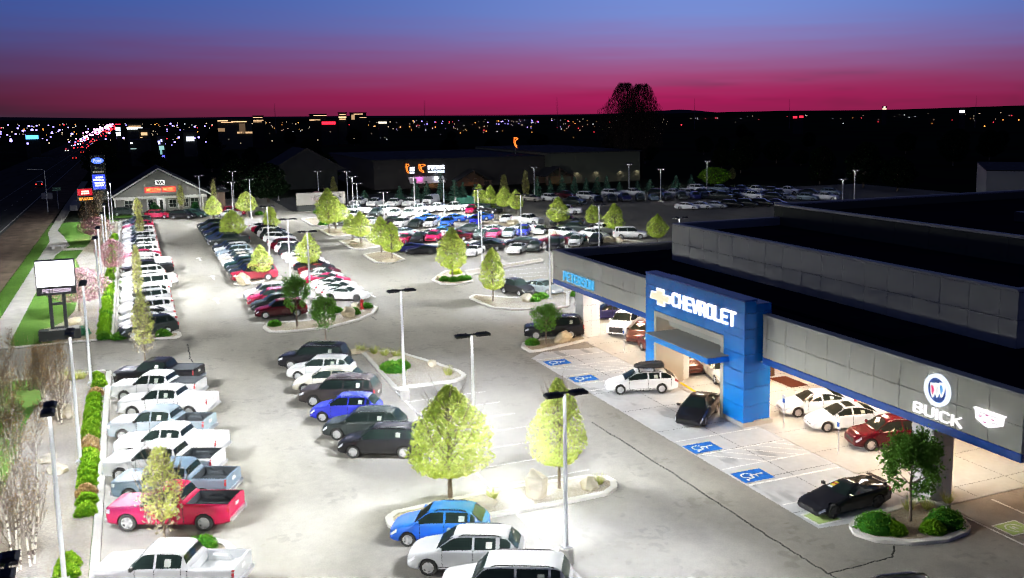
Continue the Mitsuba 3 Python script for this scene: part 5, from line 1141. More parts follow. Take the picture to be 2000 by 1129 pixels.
for c, e in zip(wz[:-1], wz[1:]):
    for a, b in zip(np.linspace(OA, OB, 5)[:-1], np.linspace(OA, OB, 5)[1:]):
        put(po, 'panel', bx(PXF, PXF + .05, a + .012, b - .012, c + .012, e - .012), 'blue_panel')
put(B, 'portal_cap', rbox(PXF - .04, 33.4, PA - .04, PB + .04, PT - .12, PT, .03), 'blue_band')
put(B, 'portal_core', cat(bx(33.3, 34.6, PA + .3, OA - .2, .25, 7.5), bx(33.3, 34.6, OB + .2, PB - .3, .25, 7.5), bx(33.3, 34.6, OA - .2, OB + .2, OT + .1, 7.5)), 'blue_band')
put(B, 'plinth', cat(bx(PXF + .02, 34.7, PA + .03, OA - .25, 0, .28), bx(PXF + .02, 34.7, OB + .25, PB - .03, 0, .28)), 'slab')
fr = .32
put(B, 'opening_frame', cat(bx(PXF - .03, 34.7, OA - .005, OA + fr, 0, OT), bx(PXF - .03, 34.7, OB - fr, OB + .005, 0, OT), bx(PXF - .03, 34.7, OA + fr, OB - fr, OT - fr, OT)), 'frame_metal')
rec = put(B, 'recess_wall', bx(33.56, 33.7, OA + fr, OB - fr, 4.15, OT - fr), 'joint')
for a, b in zip(np.linspace(OA + fr, OB - fr, 7)[:-1], np.linspace(OA + fr, OB - fr, 7)[1:]):
    put(rec, 'panel', bx(33.5, 33.559, a + .012, b - .012, 4.16, OT - fr - .01), 'panel')
sl = put(B, 'portal_canopy', bx(31.04, 33.5, 48.75, 56.5, 3.76, 4.10), 'joint')
put(sl, 'deck', rbox(31.0, 33.5, 48.7, 56.55, 4.10, 4.15, .01), 'panel_dark')
for a, b in zip(np.linspace(48.7, 56.55, 5)[:-1], np.linspace(48.7, 56.55, 5)[1:]):
    put(sl, 'panel', bx(30.98, 31.035, a + .008, b - .008, 3.75, 4.095), 'blue_panel')
put(sl, 'panel', bx(31.036, 33.5, 48.68, 48.735, 3.75, 4.095), 'blue_panel')
put(B, 'portal_pier', bx(34.7, 35.35, 58.0, 58.6, .03, 3.88), 'column_panel')
# lettering and emblems
put(B, 'lettering', glyphs('CHEVROLET', 7.55, 1.0, .12, .19, .07), 'signface', frame_x(PXF - .01, 55.45, 6.02), emit=glow((1.0, .97, 1.0), 1.5, .4), label='white lit word on the blue portal')
bow = Polygon([(0, .30), (.22, .80), (.92, .80), (.92, 1.12), (1.88, 1.12), (1.88, .80), (2.72, .80), (2.90, .74), (2.68, .26), (1.98, .26), (1.98, -.05), (1.02, -.05), (1.02, .26), (.05, .26)])
put(B, 'emblem', prism(affinity.scale(bow, 1.0, 1.0, origin=(0, 0)), 0, .12), 'signface', frame_x(PXF - .01, 58.45, 5.85), emit=glow((1.0, .97, .90), 1.3, .2), label='white edged bow shaped emblem beside the lettering')
put(B, 'emblem', prism(affinity.scale(bow, .88, .74, origin=(1.45, .53)), .12, .135), 'signface', frame_x(PXF - .01, 58.45, 5.85), emit=glow((1.0, .92, .62), .9, .05), label='gold face of the bow shaped emblem')
put(B, 'lettering', glyphs('PETERSON', 6.05, .84, .12, .15, .15), 'signface', frame_x(FX - .01, 76.45, 4.5), emit=glow((.05, .50, .95), .85, .2), label='cyan lit word on the far fascia')
put(B, 'lettering', glyphs('BUICK', 3.05, .54, .10, .15, .16), 'signface', frame_x(FX - .01, 34.5, 4.42), emit=glow((1.0, .97, 1.0), 1.35, .3), label='white lit word on the near fascia')
ring = Point(0, 0).buffer(.78, 24).difference(Point(0, 0).buffer(.60, 24))
put(B, 'emblem', prism(ring, 0, .16), 'signface', frame_x(FX - .01, 33.0, 5.87), emit=glow((.78, .86, 1.0), 1.15, .2), label='white ring of the round emblem')
put(B, 'emblem', prism(Point(0, 0).buffer(.60, 24), 0, .06), 'sign_blue', frame_x(FX - .01, 33.0, 5.87), label='dark blue face of the round emblem')
shp = lambda dx, dy: affinity.translate(Polygon([(-.17, .33), (.17, .36), (.17, -.02), (.06, -.30), (-.02, -.38), (-.13, -.16)]), dx, dy)
for (dx, dy, c) in ((-.27, -.06, (1.0, .02, .22)), (0, .0, (1.0, 1.0, 1.0)), (.27, .07, (.10, .45, 1.0))):
    put(B, 'emblem', prism(shp(dx, dy), .06, .10), 'signface', frame_x(FX - .01, 33.0, 5.87), emit=glow((1, 1, 1), 1.0, .05), label='lit shield in the round emblem')
    put(B, 'emblem', prism(Polygon([(dx - .10, dy + .22), (dx + .02, dy + .22), (dx + .10, dy + .02), (dx + .0, dy - .22), (dx - .06, dy - .10)]), .10, .112), 'signface', frame_x(FX - .01, 33.0, 5.87), emit=glow(c, .8, .03))
crest = Polygon([(0, .62), (1.72, .62), (1.60, .50), (1.56, .14), (.98, -.08), (.86, -.09), (.70, -.07), (.16, .14), (.12, .50)])
put(B, 'emblem', prism(crest, 0, .20), 'signface', frame_x(FX - .01, 30.75, 5.08), emit=glow((1.0, .95, 1.0), 1.3, .2), label='white lit crest emblem on the near fascia')
for (a, b) in ((.72, .42), (1.05, .30), (.35, .28), (.62, .08)):
    put(B, 'emblem', prism(rect(a, a + .15, b, b + .055), .20, .208), 'signface', frame_x(FX - .01, 30.75, 5.08), emit=glow((.9, .04, .35), .7, .02))
for a, b, w in ((.2, .36, .42), (1.0, .18, .4), (.25, .48, 1.2)):
    put(B, 'emblem', prism(rect(a, a + w, b, b + .018), .20, .206), 'panel_dark', frame_x(FX - .01, 30.75, 5.08))
# soffit lights
sof = trimesh.Trimesh([(-.38, -.38, 0), (.38, -.38, 0), (.38, .38, 0), (-.38, .38, 0)], [[0, 2, 1], [0, 3, 2]], process=False)
for x in (35.2, 38.3, 41.4):
    for y in np.arange(35.2, 78, 5.2):
        if x < 36 and abs(y - 74) < 1.2:
            continue
        put(B, 'soffit_light', sof, 'sign_white', place(x, y, 3.884), emit=glow((1.0, .66, .43), WARM, .25))
# accessible parking posts
for i, (x, y) in enumerate(PX['hcpost']):
    k = thing('parking_sign', f'small white and blue sign on a thin post by the showroom floor, {["farthest", "middle", "nearest"][i]} of three', 'sign', 'sign posts along the showroom floor')
    put(k, 'post', tube([(0, 0, 0), (0, 0, 2.05)], .035, 6), 'galv', place(x, y, .03)); put(k, 'plate', rbox(-.05, -.03, -.17, .17, 1.45, 2.08, .005), 'sign_white', place(x, y, .03))
    put(k, 'symbol', bx(-.056, -.051, -.10, .10, 1.58, 1.83), 'sign_blue', place(x, y, .03))
k = thing('fire_hydrant', 'red fire hydrant on the curved island', 'hydrant')
x, y = PX['hyd'][0]
put(k, 'barrel', lathe([(0, 0), (.20, 0), (.20, .06), (.13, .08), (.13, .62), (.17, .64), (.17, .68), (.12, .78), (.05, .84), (.04, .9), (0, .9)], 14), 'hydrant_red', place(x, y, .1, 0, 1.15), 30)
for s in (1, -1):
    put(k, 'outlet', tube([(0, s * .12, .48), (0, s * .22, .48)], .06, 8), 'hydrant_red', place(x, y, .1, 0, 1.15))

# ------------------------------------------------------------------ tall sign by the highway lawn
S = thing('pylon_sign', 'tall sign with blank white glowing screen and lit name, on dark twin legs', 'sign')
SY = 93.0
put(S, 'cabinet', cat(rbox(-7.98, -4.98, SY - .28, SY + .28, 3.98, 6.98, .05)), 'dark_metal')
put(S, 'screen', bx(-7.92, -5.04, SY - .31, SY - .285, 4.70, 6.91), 'signface', emit=glow((.93, .93, 1.0), 2.6, .6))
put(S, 'lettering', glyphs('PETERSON', 2.15, .34, .04, .18, .14), 'signface', frame_y(-7.55, SY - .285, 4.17), emit=glow((1.0, .78, 1.0), 1.2, .1))
for x in (-7.03, -5.98):
    put(S, 'leg', rbox(x - .13, x + .13, SY - .2, SY + .2, .3, 4.0, .02), 'dark_metal')
put(S, 'rail', rbox(-6.9, -6.11, SY - .15, SY + .15, 3.05, 3.25, .02), 'dark_metal'); put(S, 'rail', rbox(-6.9, -6.11, SY - .15, SY + .15, 1.0, 1.15, .02), 'dark_metal')
put(S, 'base', cat(rbox(-8.1, -4.9, SY - .7, SY + .5, 0, .95, .04)), 'dark_wall')
put(S, 'cap', rbox(-7.3, -5.0, SY - .75, SY + .55, .95, 1.03, .02), 'slab')

# ------------------------------------------------------------------ lamp posts
lens_h = .10
def lens_mesh():
    a, b = .05, .19
    v = [(x, y, -lens_h) for x, y in ((-a, -a), (a, -a), (a, a), (-a, a))] + [(x, y, 0) for x, y in ((-b, -b), (b, -b), (b, b), (-b, b))]
    f = [[0, 2, 1], [0, 3, 2]]
    for i in range(4):
        j = (i + 1) % 4; f += [[i, j, j + 4], [i, j + 4, i + 4]]
    m = trimesh.Trimesh(v, f, process=False)
    return m
LENS = lens_mesh()
HEAD = cat(hull([(x, y, z) for x in (-.35, .35) for y in (-.23, .23) for z in (.02, .04)] + [(x, y, .075) for x in (-.28, .28) for y in (-.16, .16)]), *[bx(x - .012, x + .012, -.15, .15, .07, .10) for x in np.linspace(-.22, .22, 7)],
           *[bx(s * .35 - .01, s * .35 + .01, -.23, .23, -.076, .03) for s in (-1, 1)], *[bx(-.35, .35, s * .23 - .01, s * .23 + .01, -.076, .03) for s in (-1, 1)])
LROW = dict(hedge='beside the clipped hedge', centre='in the middle of the car rows', back='in the back lot', far='in the dark ground behind the lots')
cnt = {}
for (row, x, y, h, wt) in sorted(LAY['lamps'], key=lambda l: l[2]):
    i = cnt.get(row, 0); cnt[row] = i + 1
    k = thing('street_lamp', f'twin headed lamp post {LROW[row]}, {ORD[i]} going away from camera', 'lamp post', 'floodlight posts of the lots')
    big = row == 'centre'
    zb = .72 if big else .25
    put(k, 'base', lathe([(0, 0), (.32 if big else .27, 0), (.32 if big else .27, zb - .03), (.28 if big else .23, zb), (0, zb)], 18), 'kerb', place(x, y, 0))
    put(k, 'plate', rbox(x - .2, x + .2, y - .2, y + .2, zb, zb + .06, .01), 'galv')
    put(k, 'pole', tube([(x, y, zb), (x, y, h * .6), (x, y, h - .02)], [.10, .085, .07], 12), 'pole_paint', smooth=40)
    rz = 90 if row == 'hedge' else 0
    for s in (1, -1):
        dx, dy = (s * .56, -.14) if rz == 0 else (.0, s * .56)
        M = place(x + dx, y + dy, h + .02, rz)
        hd = put(k, 'lamp_head', HEAD, 'dark_metal', M)
        put(hd, 'lens', LENS, 'sign_white', place(x + dx, y + dy, h + .015, rz), emit=glow((.97, 1.0, .98), LAMP * wt, .25 + .75 * (wt > .5)))
    put(k, 'arm', bx(-.30, .30, -.04, .04, 0, .06), 'dark_metal', place(x, y, h - .02, rz))

# ------------------------------------------------------------------ the gabled store
G = thing('gabled_store', 'grey gabled store with red lit name and covered porch', 'store')
GY = 212.0
xa, xb, xm, za, zp = -3.9, 14.5, 4.9, 3.25, 8.75
gab = prism(Polygon([(xa + .6, 0), (xb - .6, 0), (xm, zp - za - .32)]), 0, .25)
put(G, 'gable', gab, 'siding', frame_y(0, GY, za + .15))
roof = lambda x0, z0, x1, z1: hull([(x0, y, z0 + d) for y in (GY - .9, GY + 17) for d in (0, .22)] + [(x1, y, z1 + d) for y in (GY - .9, GY + 17) for d in (0, .22)])
put(G, 'roof', roof(xa - .3, za - .15, xm, zp), 'roofing'); put(G, 'roof', roof(xb + .3, za - .15, xm, zp), 'roofing')
for x0 in (xa - .35, xb + .35):
    put(G, 'bargeboard', hull([(x0, y, za - .2 + d) for y in (GY - 1.0, GY - .905) for d in (0, .35)] + [(xm, y, zp - .05 + d) for y in (GY - 1.0, GY - .905) for d in (0, .35)]), 'white_trim')
put(G, 'beam', rbox(xa + .3, xb - .8, GY - .75, GY - .02, za - .35, za + .14, .02), 'white_trim')
for x in (-3.3, 2.6, 8.3, 12.9):
    put(G, 'post', rbox(x - .13, x + .13, GY - .5, GY - .24, 0, za - .35, .02), 'white_trim')
put(G, 'porch_ceiling', bx(xa + .4, xb - .6, GY + .3, GY + 2.9, za - .2, za - .12), 'white_trim')
wl_ = put(G, 'wall', bx(xa + .5, xb - .5, GY + 3.0, GY + 16.5, -.05, za), 'siding')
for (x0, x1, z0, z1) in ((-1.6, -.1, .9, 2.4), (.15, 1.2, .9, 2.4), (2.6, 3.6, .9, 2.4), (6.7, 8.0, .8, 2.3), (9.4, 10.3, .8, 2.4), (10.8, 12.3, .8, 2.5)):
    w_ = put(G, 'window', cat(bx(x0 - .12, x1 + .12, GY + 2.93, GY + 2.99, z0 - .12, z0), bx(x0 - .12, x1 + .12, GY + 2.93, GY + 2.99, z1, z1 + .12), bx(x0 - .12, x0, GY + 2.93, GY + 2.99, z0, z1), bx(x1, x1 + .12, GY + 2.93, GY + 2.99, z0, z1), bx((x0 + x1) / 2 - .03, (x0 + x1) / 2 + .03, GY + 2.94, GY + 2.99, z0, z1), bx(x0, x1, GY + 2.94, GY + 2.99, (z0 + z1) / 2 - .03, (z0 + z1) / 2 + .03)), 'white_trim')
    put(w_, 'pane', bx(x0, x1, GY + 2.96, GY + 2.995, z0, z1), 'glass')
d_ = put(G, 'door', bx(4.35, 6.0, GY + 2.92, GY + 2.99, 0, 2.75), 'white_trim'); put(d_, 'pane', bx(4.9, 5.45, GY + 2.90, GY + 2.919, .3, 2.35), 'door_dark')
dsc = trimesh.Trimesh([(-.3, -.3, 0), (.3, -.3, 0), (.3, .3, 0), (-.3, .3, 0)], [[0, 2, 1], [0, 3, 2]], process=False)
for x in (-.7, 5.1):
    put(G, 'porch_light', dsc, 'sign_white', place(x, GY + 2.3, za - .22), emit=glow((1.0, .96, .90), 45, .2))
put(G, 'sign_back', prism(unary_union([rect(2.3, 5.0, 4.05, 4.98), rect(5.45, 7.85, 4.1, 5.03)]).buffer(.12), 0, .08), 'hydrant_red', frame_y(0, GY - .255, .15), emit=glow((.70, .004, .012), .9, .1))
put(G, 'lettering', glyphs('WELCH', 2.45, .68, .05, .13, .2), 'signface', frame_y(2.45, GY - .34, 4.35), emit=glow((1.0, .60, .05), 2.0, .05))
put(G, 'lettering', glyphs('MUSIC', 2.2, .68, .05, .13, .2), 'signface', frame_y(5.58, GY - .34, 4.38), emit=glow((1.0, .52, .04), 2.0, .05))
put(G, 'logo_board', prism(rect(4.2, 6.0, 5.75, 6.65).buffer(.1), 0, .06), 'dark_metal', frame_y(0, GY - .255, -.1)); put(G, 'logo_board', prism(rect(4.2, 6.0, 5.75, 6.65).buffer(.02), .06, .09), 'sign_white', frame_y(0, GY - .255, -.1), emit=glow((1, .98, .95), .55, .03))
put(G, 'logo', prism(unary_union([Polygon([(4.4, 6.5), (4.65, 6.5), (4.95, 5.85), (4.75, 5.85)]), Polygon([(4.75, 5.85), (4.9, 5.85), (5.05, 6.5), (4.92, 6.5)]), Polygon([(4.95, 6.5), (5.1, 6.5), (5.25, 5.85), (5.12, 5.85)]), Polygon([(5.12, 5.85), (5.3, 5.85), (5.5, 6.4), (5.35, 6.4)]), Polygon([(5.4, 6.4), (5.6, 6.5), (5.85, 5.85), (5.65, 5.85)])]), .091, .10), 'dark_metal', frame_y(0, GY - .255, -.1))
for i, (x, s, h) in enumerate(((3.75, .95, 2.2), (11.3, .9, 1.9))):
    k = thing('topiary_bush', f'tall rounded dark bush before the gabled store, {["left", "right"][i]} one', 'bush', 'rounded bushes before the store')
    put(k, 'foliage', shrub_mesh(s, h, 'topiary', 900 + i, 900, .12), 'foliage', place(x, GY - 1.6, 0))
k = thing('lawn_strip', 'green strip with low plants along the front of the gabled store', 'grass'); labels[k]['kind'] = 'structure'
put(k, 'turf', prism(rect(-5, 15, 204.5, 211.3), -.02, .06), 'grass')
N = thing('neighbour_building', 'dark low building right of the gabled store', 'building')
put(N, 'wall', bx(15.6, 17.6, 216, 230, 0, 3.4), 'bronze'); put(N, 'roof', bx(15.2, 18.5, 215.5, 231, 3.4, 3.7), 'roofing')
# pavilion building on the side street
V = thing('lodge_building', 'dark gabled lodge with a lit covered walkway behind the lot', 'building')
put(V, 'wall', bx(34, 50, 262, 282, 0, 5.2), 'dark_wall'); put(V, 'roof', hull([(32.5, y, 5.0) for y in (260, 284)] + [(51.5, y, 5.0) for y in (260, 284)] + [(42, y, 10.6) for y in (260, 284)]), 'roofing')
put(V, 'bargeboard', cat(hull([(32.3, 259.9, 4.9), (32.3, 259.9, 5.2), (42, 259.9, 10.6), (42, 259.9, 10.9), (32.3, 259.7, 4.9), (32.3, 259.7, 5.2), (42, 259.7, 10.6), (42, 259.7, 10.9)]), hull([(51.7, 259.9, 4.9), (51.7, 259.9, 5.2), (42, 259.9, 10.6), (42, 259.9, 10.9), (51.7, 259.7, 4.9), (51.7, 259.7, 5.2), (42, 259.7, 10.6), (42, 259.7, 10.9)])), 'store_wall')
put(V, 'walkway_roof', bx(24.5, 33.5, 258, 276, 3.2, 3.5), 'roofing')
for i in range(7):
    y = 258.5 + i * 2.8
    put(V, 'walkway_post', bx(24.8, 25.1, y, y + .3, 0, 3.2), 'bronze')
put(V, 'walkway_wall', bx(30, 30.3, 258.2, 277, 0, 3.2), 'slab')
for i in range(3):
    put(V, 'walkway_light', dsc, 'sign_white', place(28.4, 260.5 + i * 5, 3.18), emit=glow((1.0, .7, .4), 14, .1))
# low white sign wall, dumpster screen
k = thing('sign_wall', 'long pale low sign wall with dark lettering behind the bright trees', 'sign')
put(k, 'wall', rbox(29.8, 39.6, 200.2, 200.6, 1.2, 3.7, .04), 'walkway'); put(k, 'plinth', rbox(29.9, 39.5, 200.25, 200.6, 0, 1.19, .04), 'dark_wall'); put(k, 'lettering', glyphs('PETERSON', 3.0, .45, .04), 'dark_metal', frame_y(33.4, 200.19, 2.6))
put(k, 'logo', prism(unary_union([Polygon([(0, .2), (.5, .5), (.9, .35), (1.3, .6), (1.2, .2), (.8, 0), (.3, 0)]), Point(.9, .65).buffer(.16)]), 0, .04), 'dark_metal', frame_y(37.4, 200.19, 2.2))
k = thing('dumpster_enclosure', 'green walled bin enclosure with pale posts behind the white pickups', 'enclosure')
put(k, 'wall', rbox(58.8, 62.6, 186.2, 186.4, 0, 2.6, .03), 'dumpster_green'); put(k, 'wall', rbox(62.7, 66.6, 186.6, 186.8, 0, 1.7, .03), 'dumpster_green'); put(k, 'wall', bx(62.4, 62.6, 186.4, 190, 0, 2.6), 'dumpster_green')
for x in (58.7, 62.65):
    put(k, 'post', bx(x - .12, x + .12, 186.1, 186.5, 0, 2.75), 'frame_metal')
# ------------------------------------------------------------------ outdoor goods store
O = thing('outfitter_store', 'big dark store with orange fish emblem and white lit lettering', 'store')
OY = 250.0
put(O, 'wall', bx(57, 105, OY, OY + 60, -.1, 7.4), 'store_wall'); put(O, 'wall', bx(105, 133, OY - 4, OY + 60, -.1, 8.3), 'tan_wall');
put(O, 'roof', bx(56.6, 105, OY - .4, OY + 60, 7.4, 7.7), 'roofing'); put(O, 'roof', bx(105, 133.4, OY - 4.4, OY + 60, 8.3, 8.6), 'roofing')
put(O, 'awning', hull([(66, OY, 3.0), (75.6, OY, 3.0), (66, OY - 2.0, 1.3), (75.6, OY - 2.0, 1.3), (66, OY, 2.8), (75.6, OY, 2.8)]), 'white_trim')
for (xc_, hw_, z0_, z1_, yy) in ((82.6, 5.0, 1.5, 4.4, OY - 5), (105.6, 4.2, 2.2, 4.7, OY - 9)):
    put(O, 'porch_roof', hull([(xc_ - hw_, y, z0_) for y in (yy, OY)] + [(xc_ + hw_, y, z0_) for y in (yy, OY)] + [(xc_, y, z1_) for y in (yy, OY)] + [(xc_ - hw_, y, z0_ + .25) for y in (yy, OY)] + [(xc_ + hw_, y, z0_ + .25) for y in (yy, OY)] + [(xc_, y, z1_ + .25) for y in (yy, OY)]), 'roofing') if False else None
    for s in (-1, 1):
        put(O, 'porch_roof', hull([(xc_ + s * hw_, y, z0_ + d) for y in (yy, OY) for d in (0, .25)] + [(xc_, y, z1_ + d) for y in (yy, OY) for d in (0, .25)]), 'roofing')
    put(O, 'truss', cat(bx(xc_ - hw_, xc_ + hw_, yy + .05, yy + .25, z0_ - .05, z0_ + .15), bx(xc_ - .12, xc_ + .12, yy + .05, yy + .25, z0_, z1_), *[tube([(xc_ + s * hw_ * .5, yy + .15, (z0_ + z1_) / 2), (xc_ + s * hw_ * .15, yy + .15, z0_)], .1, 4) for s in (-1, 1)]), 'bronze')
    for s in (-1, 1):
        put(O, 'porch_post', bx(xc_ + s * (hw_ - .5) - .2, xc_ + s * (hw_ - .5) + .2, yy, yy + .4, 0, z0_), 'bronze')
    put(O, 'porch_back', prism(Polygon([(xc_ - hw_ + .6, 0), (xc_ + hw_ - .6, 0), (xc_ + hw_ - .6, z0_ + .3), (xc_, z1_ - .1), (xc_ - hw_ + .6, z0_ + .3)]), 0, .1), 'bronze', frame_y(0, OY - .05, 0))
    put(O, 'porch_light', dsc, 'sign_white', place(xc_ + 1.0, yy + 2.0, z0_ + .6), emit=glow((1.0, .42, .08), 170 if hw_ > 5 else 60, .25))
fish = Polygon([(.2, 4.4), (1.1, 4.2), (1.7, 4.35), (2.3, 3.9), (2.6, 3.75), (2.1, 3.35), (1.5, 3.25), (1.15, 2.9), (1.0, 2.2), (1.25, 1.6), (1.9, 1.05), (1.7, .9), (1.9, .2), (1.5, .45), (.9, .75), (.35, 1.4), (.05, 2.3), (.1, 3.3)])
def fishsign(x, z, sx, sy, Yp):
    put(O, 'emblem', prism(affinity.scale(fish.difference(fish.buffer(-.17)).union(LineString([(.75, 3.9), (.7, 2.4), (1.0, 1.5)]).buffer(.07)), sx, sy, origin=(0, 0)), 0, .1), 'signface', frame_y(x, Yp, z), emit=glow((1.0, .22, .02), 3.2, .1), label='glowing orange fish outline')
fishsign(68.8, 3.8, .80, .58, OY - .11); fishsign(65.4, 3.7, .40, .64, OY - .11)
put(O, 'lettering', glyphs("SPORTSMAN'S", 4.6, 1.15, .1, .2, .1), 'signface', frame_y(71.3, OY - .11, 4.75), emit=glow((.80, .86, 1.0), 3.0, .2), label='white lit top line'); put(O, 'lettering', glyphs("WAREHOUSE", 4.6, .6, .1, .2, .1), 'signface', frame_y(71.3, OY - .11, 3.85), emit=glow((.70, .82, 1.0), 3.0, .1), label='white lit lower line')
put(O, 'lettering', light_bars(1.3, 1.9, 3, 4, .1), 'signface', frame_y(66.4, OY - .11, 3.9), emit=glow((.80, .86, 1.0), 3.0, .1))
put(O, 'wall_light', dsc, 'sign_white', place(69.0, OY - .8, 3.5), emit=glow((1.0, .05, .5), 60, .1)); put(O, 'wall_light', dsc, 'sign_white', place(73.6, OY - .8, 3.7), emit=glow((.75, .8, 1.0), 60, .1))
for i, x in enumerate((113.0, 119.0, 126.5, 132)):
    put(O, 'wall_light', dsc, 'sign_white', place(x, OY - 4.5, 2.9), emit=glow((1.0, .82, .62), 26, .1))
put(O, 'awning_light', dsc, 'sign_white', place(72.5, OY - 1.0, 1.6), emit=glow((1.0, .45, .12), 90, .1))
k = thing('fish_pole_sign', 'small orange fish sign on a pole above the dark roofs', 'sign')
put(k, 'pole', tube([(101, 262, 0), (101, 262, 9.5)], .15, 6), 'dark_metal'); put(k, 'emblem', prism(affinity.scale(fish.difference(fish.buffer(-.3)), .55, .75, origin=(0, 0)), 0, .15), 'signface', frame_y(100.4, 262, 9.3), emit=glow((1.0, .16, .02), 3.0, .03))
W2 = thing('tan_building', 'plain tan flat roofed building at the right edge beyond the showroom roof', 'building')
MW = place(139.5, 127.3, 0, -44); put(W2, 'wall', bx(0, 45, 0, 30, -.1, 8.2), 'panel_dark', MW); put(W2, 'coping', rbox(-.1, 45, -.1, 30, 8.2, 8.4, .05), 'roofing', MW)
# ------------------------------------------------------------------ highway signs
K = thing('car_brand_pylon', 'dark roadside pylon with blue lit oval and white message board', 'sign')
KY = 205.0
put(K, 'frame', cat(rbox(-6.95, -4.35, KY, KY + .6, 3.5, 12.1, .1)), 'dark_wall'); put(K, 'pole', bx(-5.9, -5.4, KY + .1, KY + .5, 0, 3.5), 'dark_metal')
put(K, 'oval', prism(affinity.scale(Point(0, 0).buffer(1, 24), 1.05, .58), 0, .1), 'signface', frame_y(-5.65, KY - .01, 11.0), emit=glow((.06, .16, 1.0), 1.9, .05)); put(K, 'lettering', lettering('Ford', 1.3, .6, .03, False), 'signface', frame_y(-6.3, KY - .12, 10.7), emit=glow((.75, .70, 1.0), 1.6, .02))
put(K, 'lettering', light_bars(1.6, .35, 1, 2), 'panel_dark', frame_y(-6.45, KY - .01, 9.5)); put(K, 'lettering', light_bars(1.9, .45, 1, 3), 'signface', frame_y(-6.6, KY - .01, 8.75), emit=glow((.5, .48, .36), .45, .02))
put(K, 'screen', bx(-6.75, -4.55, KY - .06, KY - .01, 5.6, 8.4), 'signface', emit=glow((.03, .07, .9), 1.2, .05))
for i, (w_, x_, z_) in enumerate(((1.4, -6.3, 7.7), (1.9, -6.6, 7.2), (1.9, -6.6, 6.7), (1.6, -6.5, 6.2))):
    put(K, 'message_line', light_bars(w_, .40, 1, 20 + i), 'signface', frame_y(x_, KY - .07, z_), emit=glow((.9, .95, 1.0), 3.0, .03))
k = thing('red_message_sign', 'low red and amber electronic sign beside the highway', 'sign')
put(k, 'cabinet', rbox(-10.05, -7.05, 214.9, 215.4, 2.6, 5.3, .05), 'dark_metal'); put(k, 'pole', bx(-8.8, -8.3, 215, 215.3, 0, 2.6), 'dark_metal')
put(k, 'screen', bx(-9.9, -7.2, 214.86, 214.895, 3.85, 5.15), 'signface', emit=glow((.75, .01, .03), 1.0, .04)); put(k, 'message_line', light_bars(1.6, .8, 2, 11), 'signface', frame_y(-9.3, 214.85, 4.1), emit=glow((1.0, .85, .6), 2.5, .02)); put(k, 'message_line', light_bars(2.6, .6, 2, 12), 'signface', frame_y(-9.85, 214.88, 2.9), emit=glow((1.0, .33, .04), 2.4, .02))
for i, (x, y, h) in enumerate(((-14.3, 121.0, 8.0), (-16.0, 225.0, 8.5))):
    k = thing('road_lamp', f'thin unlit highway lamp post by the lawn, {["near", "far"][i]} one', 'lamp post', 'unlit highway lamp posts')
    put(k, 'pole', tube([(0, 0, 0), (0, 0, h), (-.4, 0, h + .25), (-2.3, 0, h + .35)], [.09, .06, .05, .04], 7), 'galv', place(x, y, 0)); put(k, 'lamp_head', rbox(-3.0, -2.2, -.15, .15, h + .28, h + .42, .03), 'panel', place(x, y, 0))
k = thing('street_name_sign', 'small green street name plate on a post by the highway', 'sign')
put(k, 'post', tube([(-14.5, 232, 0), (-14.5, 232, 4.6)], .06, 6), 'galv'); put(k, 'plate', rbox(-15.3, -13.7, 231.9, 231.95, 3.9, 4.6, .01), 'dumpster_green')
k = thing('lawn_board', 'pale board on the grass by the highway', 'sign'); put(k, 'board', rbox(-19.3, -17.0, 256, 256.2, .5, 1.9, .03), 'slab'); put(k, 'leg', cat(bx(-19, -18.8, 256, 256.2, 0, .5), bx(-17.5, -17.3, 256, 256.2, 0, .5)), 'dark_metal')
k = thing('bench', 'low concrete bench where the footpath bends', 'bench'); put(k, 'seat', rbox(-11.5, -9.4, 158.9, 159.7, .45, .6, .03), 'slab'); put(k, 'leg', cat(bx(-11.2, -10.9, 159, 159.6, .09, .45), bx(-10.0, -9.7, 159, 159.6, .09, .45)), 'slab')
k = thing('monument_sign', 'small stone entrance wall beside the path near the gabled store', 'sign'); put(k, 'wall', rbox(-12.0, -10.6, 225, 240, 0, 1.2, .05), 'slab')
# ------------------------------------------------------------------ highway traffic
def traffic(x, y, away, i):
    k = thing('distant_car', f'{"car with red tail lights heading away" if away else "car with glaring headlights coming on"} on the dark highway, {ORD[i]} from the near end', 'car', 'traffic on the dark highway')
    D = build_car('sedan' if i % 2 else 'suv'); o = D['o']; M = place(x, y, 0, 90 if away else -90)
    put(k, 'body', D['body'], 'paint_black' if i % 3 else 'paint_graphite', M, 35); put(k, 'windshield', D['windshield'], 'glass', M, True)
    lamp = trimesh.creation.icosphere(1, .16 if away else .22)
    for s in (1, -1):
        px_, py_, pz_ = (o.xr - .1 if away else o.xf + .1), s * o.hw * .75, .9 if away else .75
        put(k, 'taillight' if away else 'headlight', lamp, 'signface', M @ T().translate([px_, py_, pz_]), emit=glow((1.0, .03, .02) if away else (1.0, .95, 1.0), 5.0 if away else 22.0, .02))
nA = nB = 0
for (x, y, aw) in [(-23.6, 311, 1), (-23.5, 512, 1), (-23.5, 600, 1), (-23.3, 680, 1), (-27, 690, 1), (-23.5, 800, 1), (-27, 860, 1), (-23.5, 930, 1), (-33, 640, 0), (-35.5, 760, 0), (-33, 800, 0), (-35.5, 900, 0), (-33, 960, 0), (-36, 1050, 0)]:
    if aw:
        traffic(x, y, True, nA); nA += 1
    else:
        traffic(x, y, False, nB); nB += 1
